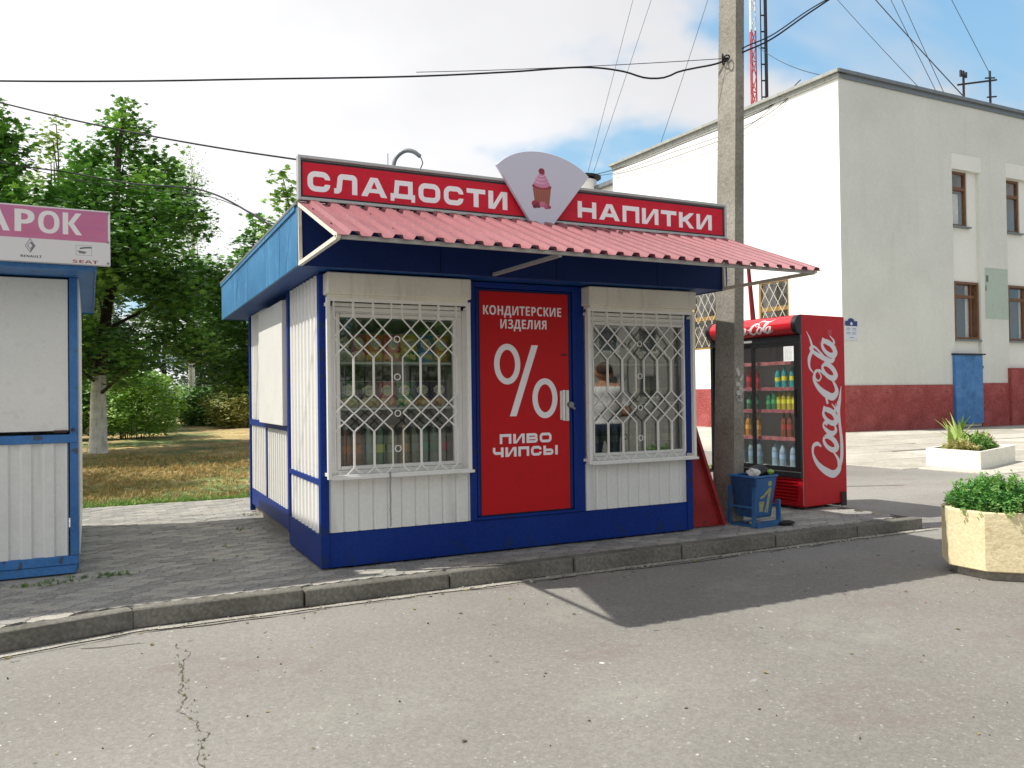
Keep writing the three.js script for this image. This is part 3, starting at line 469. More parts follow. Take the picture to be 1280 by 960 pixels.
// ---------- goods behind the glass ----------
const bagGeos = new Map();
function bagGeo(w, h, d) {
  const key = w + '|' + h; if (bagGeos.has(key)) return bagGeos.get(key);
  const g = new THREE.SphereGeometry(1, 20, 16), p = g.attributes.position, uv = g.attributes.uv, r = rng(Math.round(w * 1000));
  const f = new THREE.PlaneGeometry(w, h, 10, 14), b = f.clone().rotateY(Math.PI);
  for (const q of [f, b]) { const P = q.attributes.position, s = q === f ? 1 : -1; for (let i = 0; i < P.count; i++) { const x = P.getX(i) / w * 2, y = P.getY(i) / h * 2; const bul = Math.pow(Math.max(0, 1 - x * x), 0.5) * Math.pow(Math.max(0, 1 - Math.pow(Math.abs(y), 3)), 0.8); P.setZ(i, s * (bul * d / 2 + 0.004 * Math.sin(x * 9 + y * 7) * bul)); P.setX(i, P.getX(i) * (1 - 0.07 * bul)); P.setY(i, P.getY(i) + h / 2); } q.computeVertexNormals(); }
  const m = merge([f, b]); bagGeos.set(key, m); return m;
}
const bagMats = new Map();
function bagMat(a, b, acc) {
  const key = a + b + acc; if (bagMats.has(key)) return bagMats.get(key);
  const t = canvasTex(256, 340, (c, w, h) => {
    c.fillStyle = a; c.fillRect(0, 0, w, h); c.fillStyle = b; c.beginPath(); c.ellipse(w / 2, h * 0.98, w * 0.62, h * 0.36, 0, 0, 7); c.fill();
    const r = rng(key.length * 7 + a.charCodeAt(2)); for (let i = 0; i < 9; i++) { c.fillStyle = acc; c.beginPath(); c.ellipse(w * (0.2 + 0.6 * r()), h * (0.72 + 0.2 * r()), 22 + r() * 14, 14 + r() * 8, r() * 3, 0, 7); c.fill(); }
    c.fillStyle = '#e8d9a0'; c.beginPath(); c.ellipse(w / 2, h * 0.36, w * 0.3, w * 0.27, 0, 0, 7); c.fill();
    c.save(); c.translate(w / 2, h * 0.38); c.rotate(-0.1); c.fillStyle = '#f5f2ee'; c.strokeStyle = '#44414a'; c.lineWidth = 9; c.font = 'bold 74px serif'; c.textAlign = 'center'; c.strokeText("lay's", 0, 14); c.fillText("lay's", 0, 14); c.restore();
    c.fillStyle = 'rgba(255,255,255,0.55)'; c.fillRect(w * 0.22, h * 0.56, w * 0.56, 9); c.fillStyle = 'rgba(200,200,205,1)'; c.fillRect(0, 0, w, 8); c.fillRect(0, h - 8, w, 8);
  });
  const m = new THREE.MeshStandardMaterial({ map: t, roughness: 0.32, metalness: 0.1, side: THREE.DoubleSide }); bagMats.set(key, m); return m;
}
function snackBag(x, y, z, w, h, a, b, acc, label, group) { const o = new THREE.Mesh(bagGeo(w, h, 0.07), bagMat(a, b, acc)); o.name = numbered('snack_bag'); o.position.set(x, y, z); o.rotation.set(-0.08, Math.sin(x * 40) * 0.14, 0); o.castShadow = o.receiveShadow = true; scene.add(o); return tag(o, label, 'snack bag', group); }
const lathes = new Map();
function bottle(x, y, z, h, r, liquid, labelCol, cap, label, group, name = 'bottle', foot = '') {
  const k = h + '|' + r; if (!lathes.has(k)) {
    const prof = [[0, 0], [0.8, 0.0], [0.97, 0.02], [1, 0.06], [0.94, 0.11], [1, 0.16], [1, 0.3], [0.95, 0.34], [0.95, 0.54], [1, 0.58], [0.98, 0.66], [0.8, 0.76], [0.5, 0.86], [0.34, 0.91], [0.34, 0.94]];
    lathes.set(k, { body: new THREE.LatheGeometry(prof.map(([a, b]) => new THREE.Vector2(a * r, b * h)), 18), band: new THREE.CylinderGeometry(r * 1.0, r * 1.0, h * 0.2, 18, 1, true).translate(0, h * 0.44, 0), cap: new THREE.CylinderGeometry(r * 0.4, r * 0.42, h * 0.055, 12).translate(0, h * 0.965, 0) });
  }
  const L = lathes.get(k), o = new THREE.Group(); o.name = numbered(name); o.position.set(x, y, z); scene.add(o); tag(o, label, 'bottle', group);
  shared('body', L.body, drink(liquid), o); shared('label_band', L.band, lab(labelCol), o); shared('cap', L.cap, lab(cap), o); return o;
}
const dm = new Map();
function drink(h) { if (!dm.has(h)) dm.set(h, new THREE.MeshPhysicalMaterial({ color: h, roughness: 0.12, clearcoat: 0.6, clearcoatRoughness: 0.05, transmission: 0.35, thickness: 0, side: THREE.DoubleSide })); return dm.get(h); }
const lm = new Map();
function lab(h) { if (!lm.has(h)) lm.set(h, plain(h, 0.4)); return lm.get(h); }
{
  const TB = 0.06;
  const rowA = [[0.235, '#4a4d55', '#e3e2df', '#b9b3a4', 'grey and white'], [0.345, '#b8506a', '#e8c9c0', '#d9b36a', 'dusty pink'], [0.49, '#cf6a1c', '#e2b258', '#e8c878', 'orange and gold'], [0.64, '#c23a1e', '#dd8a3e', '#e8c878', 'brick red'], [0.785, '#cfae2a', '#5f8f35', '#e8d894', 'yellow and green'], [0.93, '#2f6aa8', '#88b5d8', '#e0cf95', 'bright blue'], [1.07, '#cd7424', '#d99a3a', '#e8c878', 'amber with brown edge']];
  for (const [x, a, b, c, n] of rowA) snackBag(x, 1.627, -0.15, 0.15, 0.235, a, b, c, n + ' snack bag on top shelf, kiosk window left of door', 'snack bags in the kiosk windows');
  const rowB = [[0.26, '#2d6b45', '#e3d9a0', '#d8b964', 'green'], [0.43, '#2a2433', '#d8c58a', '#c9a85e', 'near-black'], [0.585, '#b43a4c', '#c9525a', '#e3bb70', 'raspberry red'], [0.735, '#1f7f45', '#54a052', '#e0d28c', 'vivid green'], [0.89, '#3a3560', '#b07a3a', '#d6a65a', 'dark violet'], [1.04, '#43303f', '#a5603a', '#d6a65a', 'brown-purple']];
  for (const [x, a, b, c, n] of rowB) snackBag(x, 1.257, -0.14, 0.16, 0.215, a, b, c, n + ' snack bag on middle shelf, kiosk window left of door', 'snack bags in the kiosk windows');
  const rowC = [[0.23, 0xb0562a, 0xd2691e, 0xd0d0d0, 'orange drink'], [0.325, 0xb0562a, 0xd87028, 0xd0d0d0, 'orange drink with bright band'], [0.42, 0xb9c2b4, 0x9fa6a8, 0xe0e0e0, 'clear drink'], [0.52, 0x4b8a5c, 0xc9c650, 0x2f7f4f, 'green drink'], [0.62, 0xb8b38a, 0xb8b8ac, 0xd9a24a, 'pale yellow drink'], [0.715, 0xb98a4a, 0xd88e3a, 0xd9a24a, 'amber drink'], [0.81, 0x8d8a6c, 0x8a8a80, 0x888888, 'cloudy drink'], [0.9, 0x6f9a80, 0x1f9a70, 0x1f8a60, 'pale green drink'], [0.985, 0x7f9080, 0x587a60, 0xb0b0b0, 'grey-green drink'], [1.07, 0x8a7a70, 0xb62440, 0xb02a3a, 'brown drink with crimson band']];
  for (const [x, a, b, c, n] of rowC) bottle(x, 0.777, -0.13 - (Math.sin(x * 50) * 0.01), 0.33, 0.042, a, b, c, 'bottle of ' + n + ' on bottom shelf, kiosk window left of door', 'drink bottles in the kiosk windows');
  const ox = 2.338;
  const rA = [[0.3, 0x4a8060, 0x5aa080, 0x2f7f4f, 'green drink'], [0.45, 0x9a9a80, 0x789080, 0xb0b0b0, 'grey drink'], [0.66, 0xb88a2a, 0xc9a23a, 0xd9a24a, 'yellow drink'], [0.78, 0xa08a3a, 0x6a8a3a, 0x3a7a3a, 'olive drink'], [0.92, 0x507040, 0xc0b040, 0xd0d0d0, 'dark green drink'], [1.05, 0x5a7a50, 0xd0d0c0, 0xd0d0d0, 'green drink with white band']];
  for (const [x, a, b, c, n] of rA) bottle(ox + x, 1.627, -0.15, 0.27, 0.04, a, b, c, 'bottle of ' + n + ' on top shelf, kiosk window right of door', 'drink bottles in the kiosk windows');
  const rB = [[0.28, 0x3a6a48, 0x3a8a60, 0x2f7f4f, 'bottle green drink'], [0.42, 0x486a50, 0x80a090, 0x808080, 'grey-green drink'], [0.56, 0x2f5a48, 0x50a0a0, 0x3a8080, 'teal drink'], [0.71, 0x6a7a30, 0xb0a838, 0x9a9a30, 'lime drink'], [0.84, 0x6a8a38, 0x9ab040, 0x3a7a3a, 'bright green drink'], [0.98, 0x3a4a38, 0xb8b8a8, 0xd0d0d0, 'dark drink'], [1.08, 0x405038, 0x708040, 0x405040, 'brown-green drink']];
  for (const [x, a, b, c, n] of rB) bottle(ox + x, 1.257, -0.14, 0.26, 0.04, a, b, c, 'bottle of ' + n + ' on middle shelf, kiosk window right of door', 'drink bottles in the kiosk windows');
  const rC = [[0.24, 0x9a7a40, 0xb0a060, 0xb0b0b0, 'tan drink'], [0.34, 0x7a6a48, 0x908a60, 0x808080, 'brown drink'], [0.46, 0x8a8a70, 0xa0a090, 0xc0c0c0, 'pale drink'], [0.6, 0x9a8a50, 0xa89858, 0x907a40, 'straw drink'], [0.72, 0x888060, 0x708050, 0x5a7a40, 'khaki drink'], [0.84, 0xa08a48, 0xb89a48, 0xb08a3a, 'honey drink'], [0.96, 0x8a8a58, 0x7a8a48, 0x6a8a3a, 'olive-yellow drink'], [1.07, 0x908858, 0xc0b880, 0xc0c0c0, 'sandy drink']];
  for (const [x, a, b, c, n] of rC) bottle(ox + x, 0.777, -0.14, 0.32, 0.042, a, b, c, 'bottle of ' + n + ' on bottom shelf, kiosk window right of door', 'drink bottles in the kiosk windows');
}
// ---------- the gift kiosk ----------
{
  const K = thing('kiosk', 'white kiosk with pink and white roof sign lettered АРОК', 'kiosk'), X1 = -1.685, X0 = -5.2, TW = 0.022, Z1 = -0.84, Z0 = -3.55;
  obj('base_frame', [box(X0, X1, 0.08, 0.15, Z1 - 0.06, Z1, 0.005), box(X0, X1 - 0.01, 0.012, 0.078, Z1 - 0.07, Z1 - 0.008, 0.005), box(X1 - 0.06, X1, 0.03, 0.15, Z0, Z1 - 0.062, 0.005)], M.blueOld, K);
  obj('post', box(X1 - 0.055, X1 + 0.003, 0.151, 2.3, Z1 - 0.055, Z1 + 0.004, 0.005), M.blueOld, K);
  obj('post', box(X0, X0 + 0.055, 0.151, 2.3, Z1 - 0.055, Z1 + 0.004, 0.005), M.blueOld, K);
  obj('rail', box(X0 + 0.056, X1 - 0.002, 1.02, 1.085, Z1 - 0.05, Z1 + 0.012, 0.005), M.blueOld, K);
  obj('ribbed_panel', ribbed(X1 - X0 - 0.13, 0.868, 0.15, 0.016, 0.5).translate(X0 + 0.065, 0.151, Z1 - 0.022), M.white, K);
  obj('shutter_panel', box(X0 + 0.07, X1 - 0.062, 1.112, 2.285, Z1 - 0.05, Z1 - 0.006, 0.006), M.whiteClean, K);
  obj('hasp', [box(X1 - 0.16, X1 - 0.07, 1.1, 1.118, Z1 - 0.005, Z1 + 0.014), rod(V(X1 - 0.035, 1.12, Z1 + 0.004), V(X1 - 0.035, 1.12, Z1 + 0.04), 0.014)], plain(0x4b3a30, 0.7, 0.4), K);
  obj('side_wall', box(X1 - 0.03, X1 + 0.012, 0.15, 2.3, Z0 + 0.02, Z1 - 0.062), M.whiteClean, K);
  obj('rear_wall', box(X0, X1 - 0.04, 0.1, 2.3, Z0, Z0 + 0.03), M.white, K);
  obj('side_wall', box(X0, X0 + 0.03, 0.15, 2.3, Z0 + 0.04, Z1 - 0.062), M.white, K);
  const F1 = -1.552, FZ = -0.35, FB = -3.72;
  obj('soffit', box(X0 - 0.13, F1 - 0.014, 2.302, 2.32, FB + 0.014, FZ - 0.014), M.blueOld, K);
  obj('fascia', [box(F1 - 0.012, F1, 2.29, 2.62, FB, FZ), box(X0 - 0.14, X0 - 0.128, 2.29, 2.62, FB, FZ), box(X0 - 0.127, F1 - 0.013, 2.29, 2.62, FB, FB + 0.012), box(X0 - 0.127, F1 - 0.013, 2.29, 2.62, FZ - 0.012, FZ)], M.blueOld, K);
  obj('roof_deck', box(X0 - 0.15, F1 + 0.01, 2.622, 2.65, FB - 0.01, FZ, 0.004), M.galv, K);
  K.rotation.y = TW; K.position.set(X1 - (X1 * Math.cos(TW) + Z1 * Math.sin(TW)), 0, Z1 - (-X1 * Math.sin(TW) + Z1 * Math.cos(TW)));
  const sg = sub('roof_sign', K), SX1 = -1.462, SX0 = -5.25, SY0 = 2.325, SY1 = 2.72, W = 2048, k = W / (SX1 - SX0), H = Math.round(0.395 * k);
  obj('sign_box', box(SX0, SX1, SY0, SY1, -0.345, -0.28, 0.004), M.whiteClean, sg);
  const tex = canvasTex(W, H, (c) => {
    const X = (x) => (x - SX0) * k, Y = (y) => (SY1 - y) * k; c.fillStyle = '#d6d3d2'; c.fillRect(0, 0, W, H);
    c.fillStyle = '#bd6f92'; c.fillRect(8, 5, W - 16, Y(2.488) - 5); const r = rng(4);
    for (let i = 0; i < 300; i++) { c.fillStyle = `rgba(${['206,120,150', '176,96,140', '200,90,110'][i % 3]},0.10)`; c.beginPath(); c.ellipse(r() * W, r() * Y(2.5), 20 + r() * 60, 6 + r() * 16, 0, 0, 7); c.fill(); }
    c.fillStyle = '#d6d3d2'; c.fillRect(0, Y(2.488), W, H); c.fillRect(0, 0, W, 5); c.fillRect(W - 8, 0, 8, H);
    c.fillStyle = '#e2dedd'; c.font = 'bold 100px sans-serif'; c.textBaseline = 'alphabetic';
    for (const [ch, x0, x1] of [['А', -2.255, -2.085], ['Р', -2.058, -1.937], ['О', -1.918, -1.785], ['К', -1.765, -1.642]]) { const m = c.measureText(ch), aw = m.actualBoundingBoxRight + m.actualBoundingBoxLeft; c.save(); c.translate(X(x0), Y(2.532)); c.scale((X(x1) - X(x0)) / aw, 0.156 * k / 71); c.fillText(ch, m.actualBoundingBoxLeft, 0); c.restore(); }
    // diamond mark with its word
    c.strokeStyle = '#8a8a90'; c.lineWidth = 3; const dx = X(-1.965), dy = Y(2.435); const dia = (s) => { c.beginPath(); c.moveTo(dx, dy - 26 * s); c.lineTo(dx + 16 * s, dy); c.lineTo(dx, dy + 26 * s); c.lineTo(dx - 16 * s, dy); c.closePath(); c.stroke(); }; dia(1); dia(0.5); c.strokeStyle = '#4a4a50'; c.lineWidth = 3.5; c.beginPath(); c.moveTo(dx + 2, dy - 14); c.lineTo(dx + 12, dy); c.lineTo(dx + 1, dy + 20); c.stroke();
    const word = (t, x0, x1, yb, h, col) => { c.save(); c.fillStyle = col; const m = c.measureText(t); c.translate(X(x0), Y(yb)); c.scale((X(x1) - X(x0)) / m.width, h * k / 71); c.fillText(t, 0, 0); c.restore(); };
    word('RENAULT', -2.026, -1.895, 2.352, 0.016, '#2a2a30'); word('SEAT', -1.708, -1.54, 2.332, 0.02, '#8e4a42');
    // square mark with the slashed letter
    const sx = X(-1.632), sy = Y(2.424); c.strokeStyle = '#a5a5a8'; c.lineWidth = 2; c.strokeRect(sx - 27, sy - 19, 54, 38); c.strokeStyle = '#3a3a40'; c.lineWidth = 5; c.beginPath(); c.moveTo(sx - 14, sy - 7); c.quadraticCurveTo(sx + 4, sy - 12, sx + 26, sy - 12); c.stroke(); c.lineWidth = 3.5; c.beginPath(); c.moveTo(sx - 22, sy + 3); c.lineTo(sx + 8, sy + 7); c.moveTo(sx - 18, sy + 9); c.lineTo(sx + 4, sy + 11); c.stroke();
  });
  obj('sign_face', quad(SX1 - SX0, SY1 - SY0).translate((SX0 + SX1) / 2, (SY0 + SY1) / 2, -0.2785), new THREE.MeshStandardMaterial({ map: tex, roughness: 0.35 }), sg, true);
  const sc = []; for (const y of [2.705, 2.495, 2.34]) sc.push(rod(V(-1.478, y, -0.279), V(-1.478, y, -0.272), 0.008, 8)); obj('screws', sc, M.galv, sg);
}
// ---------- drinks cooler ----------
{
  // local frame: front faces -x, width along -z, depth along +x
  const turn = THREE.MathUtils.degToRad(6), K = thing('drinks_cooler', 'red two-door drinks cooler with white script on its side', 'cooler', [5.5, 0, -0.44], turn), D = 0.8, Wd = 1.36, Ht = 2.21;
  const blk = M.black;
  obj('cabinet', [box(0.03, D, 0.03, Ht, -0.03, 0, 0.008), box(0.03, D, 0.03, Ht, -Wd, -Wd + 0.03, 0.008), box(D - 0.03, D - 0.001, 0.031, Ht - 0.001, -Wd + 0.031, -0.031), box(0.031, D - 0.031, Ht - 0.03, Ht - 0.001, -Wd + 0.031, -0.031), box(0.031, D - 0.031, 0.37, 0.42, -Wd + 0.031, -0.031), box(0.031, D - 0.031, 0.031, 0.06, -Wd + 0.031, -0.031)], M.red, K);
  obj('edge_strip', [box(0.018, 0.03, 0.05, Ht - 0.01, -0.034, 0.002, 0.002)], M.galv, K);
  const side = canvasTex(640, 2048, (c, w, h) => {
    c.fillStyle = '#b70c1a'; c.fillRect(0, 0, w, h); const r = rng(12); for (let i = 0; i < 500; i++) { c.fillStyle = `rgba(${r() > 0.5 ? '190,40,50' : '140,8,20'},0.07)`; c.beginPath(); c.ellipse(r() * w, r() * h, 8 + r() * 50, 8 + r() * 50, 0, 0, 7); c.fill(); }
    c.strokeStyle = 'rgba(205,130,135,0.5)'; c.lineWidth = 2.5; for (const [x, y, s] of [[300, 300, 50], [420, 170, 38]]) for (let q = 0; q < 4; q++) { c.beginPath(); for (let i = 0; i < 10; i++) c.lineTo(x + (r() - 0.5) * s * 2, y + (r() - 0.5) * s * 1.6); c.stroke(); }
    c.save(); c.translate(60, 1800); c.rotate(-Math.PI / 2); c.scale(1.62, 1.58); c.fillStyle = '#d9d7da'; script(c); c.restore();
    c.strokeStyle = '#d9d7da'; c.lineWidth = 3; c.beginPath(); c.arc(500, 330, 14, 0, 7); c.stroke(); c.fillStyle = '#d9d7da'; c.font = 'bold 20px sans-serif'; c.save(); c.translate(507, 337); c.rotate(-Math.PI / 2); c.fillText('R', 0, 0); c.restore();
  });
  obj('side_print', quad(0.765, 2.16).translate(0.03 + 0.3845, 0.03 + 1.09, 0.0022), new THREE.MeshPhysicalMaterial({ map: side, roughness: 0.4, specularIntensity: 0.6 }), K, true);
  obj('foot_bracket', [box(D - 0.12, D - 0.03, 0.0, 0.16, 0.003, 0.02), box(0.05, 0.12, 0, 0.032, -0.12, -0.04), box(0.05, 0.12, 0, 0.032, -Wd + 0.04, -Wd + 0.12), box(D - 0.12, D - 0.05, 0, 0.032, -Wd + 0.04, -Wd + 0.12), box(D - 0.12, D - 0.05, 0, 0.032, -0.12, -0.04)], plain(0x3a2a26, 0.8), K);
  // bulging header
  const n = 14, hs = new THREE.Shape(); hs.moveTo(0.03, 1.98); for (let i = 0; i <= n; i++) { const a = i / n; hs.lineTo(0.03 - Math.sin(a * Math.PI) ** 0.6 * 0.09 - 0.012, 1.985 + a * 0.215); } hs.lineTo(0.03, 2.2);
  const hd = new THREE.ExtrudeGeometry(hs, { depth: Wd - 0.1, bevelEnabled: false }).translate(0, 0, -Wd + 0.04);
  const head = sub('header', K);
  obj('light_box', hd, plain(0xb8121f, 0.3), head);
  const cap = (z) => new THREE.ExtrudeGeometry(hs, { depth: 0.055, bevelEnabled: true, bevelSize: 0.008, bevelThickness: 0.004, bevelSegments: 1 }).translate(0, 0, z);
  obj('end_cap', cap(-0.056), blk, head); obj('end_cap', cap(-Wd), blk, head);
  // script on the curved header
  const ht = canvasTex(1400, 300, (c, w, h) => { c.fillStyle = '#b8121f'; c.fillRect(0, 0, w, h); c.save(); c.translate(210, 28); c.scale(0.92, 0.78); c.fillStyle = '#e4dadb'; script(c, false); c.restore(); });
  const sg = new THREE.PlaneGeometry(1.22, 1, 1, n); { const p = sg.attributes.position; for (let i = 0; i < p.count; i++) { const z = p.getX(i), a = Math.min(0.985, Math.max(0.015, p.getY(i) + 0.5)); p.setXYZ(i, 0.03 - Math.sin(a * Math.PI) ** 0.6 * 0.09 - 0.0145, 1.985 + a * 0.215, z - Wd / 2 + 0.0); } sg.computeVertexNormals(); }
  obj('header_print', sg, new THREE.MeshPhysicalMaterial({ map: ht, roughness: 0.3, clearcoat: 0.5, side: THREE.DoubleSide }), head, true);
  obj('under_header', box(0.0, 0.03, 1.9, 1.978, -Wd + 0.002, -0.002), blk, K);
  obj('name_strip', box(-0.008, 0.0, 1.925, 1.95, -1.2, -0.68), M.alu, K);
  obj('door_surround', [box(-0.004, 0.03, 0.42, 1.898, -0.045, -0.002, 0.004), box(-0.004, 0.03, 0.42, 1.898, -Wd + 0.002, -Wd + 0.045, 0.004), box(-0.02, 0.03, 0.36, 0.43, -Wd + 0.002, -0.002, 0.01)], blk, K);
  for (const [z0, z1, x] of [[-0.7, -0.05, 0.002], [-1.31, -0.66, 0.02]]) {
    const d = sub('sliding_door', K);
    obj('door_frame', [box(x, x + 0.016, 0.432, 1.896, z0, z0 + 0.04, 0.003), box(x, x + 0.016, 0.432, 1.896, z1 - 0.04, z1, 0.003), box(x + 0.001, x + 0.015, 1.856, 1.896, z0 + 0.04, z1 - 0.04), box(x + 0.001, x + 0.015, 0.432, 0.48, z0 + 0.04, z1 - 0.04)], blk, d);
    obj('door_pane', box(x + 0.005, x + 0.009, 0.48, 1.856, z0 + 0.04, z1 - 0.04), M.glass, d);
    obj('door_handle', box(x - 0.014, x, 1.05, 1.36, x < 0.01 ? z1 - 0.035 : z0 + 0.01, x < 0.01 ? z1 - 0.012 : z0 + 0.03, 0.004), blk, d);
  }
  const note = canvasTex(128, 160, (c, w, h) => { c.fillStyle = '#d8dad8'; c.fillRect(0, 0, w, h); c.fillStyle = '#7c8086'; const r = rng(3); for (let i = 0; i < 11; i++) { let x = 12; while (x < 104) { const q = 6 + r() * 18; c.fillRect(x, 12 + i * 13, Math.min(q, 112 - x), 5); x += q + 5; } } });
  obj('paper_note', new THREE.PlaneGeometry(0.14, 0.17).rotateY(-Math.PI / 2).translate(0.0015, 1.77, -0.155), new THREE.MeshStandardMaterial({ map: note, roughness: 0.9, side: THREE.DoubleSide }), K, true);
  obj('lining', [box(0.05, D - 0.032, 0.421, 2.16, -0.038, -0.032), box(0.05, D - 0.032, 0.421, 2.16, -Wd + 0.032, -Wd + 0.038), box(D - 0.06, D - 0.034, 0.421, 2.16, -Wd + 0.039, -0.039)], plain(0xd0d4d2, 0.5), K);
  const ys = [0.46, 0.8, 1.12, 1.38, 1.68];
  for (const y of ys) { const s = sub('shelf', K); const wires = []; for (let i = 0; i < 9; i++) wires.push(box(0.09, D - 0.07, y - 0.008, y - 0.002, -Wd + 0.06 + i * 0.135, -Wd + 0.066 + i * 0.15)); obj('rack', [box(0.09, D - 0.07, y - 0.016, y - 0.009, -Wd + 0.04, -0.04), ...wires], M.whiteClean, s); if (y > 0.5) obj('price_rail', box(0.078, 0.089, y - 0.03, y + 0.012, -Wd + 0.04, -0.04), worn(0x8c5254, { size: 0.25, grain: 60, blot: 80, seed: 77, px: 64, bump: 0 }), s); }
  for (let i = 0; i < 7; i++) obj('louvre', new THREE.BoxGeometry(0.03, 0.02, Wd - 0.14).rotateZ(0.5).translate(0.022, 0.08 + i * 0.038, -Wd / 2), M.red, K);
  obj('louvre_frame', [box(0.012, 0.034, 0.045, 0.355, -0.07, -0.002, 0.003), box(0.012, 0.034, 0.045, 0.355, -Wd + 0.002, -Wd + 0.07, 0.003), box(0.013, 0.033, 0.33, 0.356, -Wd + 0.071, -0.071), box(0.013, 0.033, 0.045, 0.066, -Wd + 0.071, -0.071)], M.red, K);
  obj('plenum_wall', box(0.05, 0.06, 0.065, 0.33, -Wd + 0.06, -0.06), M.red, K);
  // bottles inside
  K.updateMatrixWorld(true); const put = (lz, lx, y, ...a) => { const p = V(lx, y, lz).applyMatrix4(K.matrixWorld); return bottle(p.x, p.y, p.z, ...a); };
  const G = 'bottles in the drinks cooler', rr = rng(44);
  const rows = [
    [1.38, 0.26, 0.033, [[0x2fa8a8, 0xc9c838, 0x3aa055, 'turquoise drink with yellow band', 4, -0.14, -0.43], [0xd9701e, 0xe08a2a, 0xd9701e, 'orange drink', 3, -0.06, -0.12], [0xa81822, 0xc01c28, 0xb01828, 'red-labelled cola', 5, -0.76, -1.26]]],
    [1.12, 0.235, 0.033, [[0xc0b434, 0xc8c83a, 0x48a058, 'lemon drink', 6, -0.06, -0.42], [0x2f7f50, 0x3a9a60, 0x2f7f4f, 'green drink', 2, -0.47, -0.55], [0x3a6a4a, 0x4a9a70, 0xb0b0b0, 'dark green drink', 5, -0.76, -1.26]]],
    [0.8, 0.29, 0.036, [[0xa8b838, 0xb8c84a, 0x6aa04a, 'lime drink', 2, -0.07, -0.16], [0x8a4a2a, 0x9a3a2a, 0x8a3a2a, 'brown drink', 2, -0.25, -0.34], [0xc08a3a, 0xc89a4a, 0xc08a3a, 'amber drink', 5, -0.76, -1.26]]],
    [0.46, 0.3, 0.04, [[0x9ab8c4, 0x8fb0c8, 0x4a80b0, 'clear water', 4, -0.08, -0.5], [0x8aa8b0, 0x7a9ab0, 0x4a80b0, 'pale water', 4, -0.72, -1.12]]]];
  for (const [y, h, r, sets] of rows) for (const [a, b, c, n, cnt, z0, z1] of sets) for (let i = 0; i < cnt; i++) put(z0 + (z1 - z0) * (cnt > 1 ? i / (cnt - 1) : 0) + (rr() - 0.5) * 0.018, 0.125 + rr() * 0.05, y, h * (rr() < 0.3 ? 0.9 : 1), r, a, b, c, 'bottle of ' + n + ' on the ' + { 1.38: 'upper', 1.12: 'second', 0.8: 'third', 0.46: 'bottom' }[y] + ' shelf inside the drinks cooler', G);
}
// ---------- concrete pole ----------
{
  const K = thing('utility_pole', 'tall tapered concrete utility pole between the kiosk and the drinks cooler', 'pole', [4.315, 0, -0.3], 0.06), Ht = 9.5, g = new THREE.BoxGeometry(1, Ht, 1, 1, 24, 1), p = g.attributes.position;
  for (let i = 0; i < p.count; i++) { const y = p.getY(i) + Ht / 2, t = y / Ht, a = 0.27 - 0.07 * t, b = 0.165 - 0.05 * t, sx = p.getX(i), sz = p.getZ(i); p.setXYZ(i, sx * b * (sz > 0 ? 0.86 : 1.1) + y * 0.03, y - 0.05, sz * a); }
  g.computeVertexNormals(); obj('shaft', g, M.concrete, K);
  obj('cable_clamp', [new THREE.TorusGeometry(0.05, 0.008, 6, 16).rotateY(0.7).translate(0.05, 4.86, -0.03), new THREE.TorusGeometry(0.035, 0.008, 6, 16).rotateX(0.9).translate(0.03, 4.84, 0.04), rod(V(0.03, 4.85, 0), V(0.13, 4.87, 0.02), 0.012)], M.wire, K);
  const r = rng(62), bits = []; for (let i = 0; i < 7; i++) { const w = 0.03 + r() * 0.07, h = 0.03 + r() * 0.06; bits.push(new THREE.PlaneGeometry(w, h, 2, 2).rotateZ((r() - 0.5) * 1.2).translate((r() - 0.5) * 0.06 + 0.05, 1.25 + r() * 0.4, 0.1365)); }
  obj('torn_paper', bits, worn(0xb4b0a8, { size: 0.1, grain: 40, blot: 60, seed: 88, px: 64, bump: 0 }), K);
}
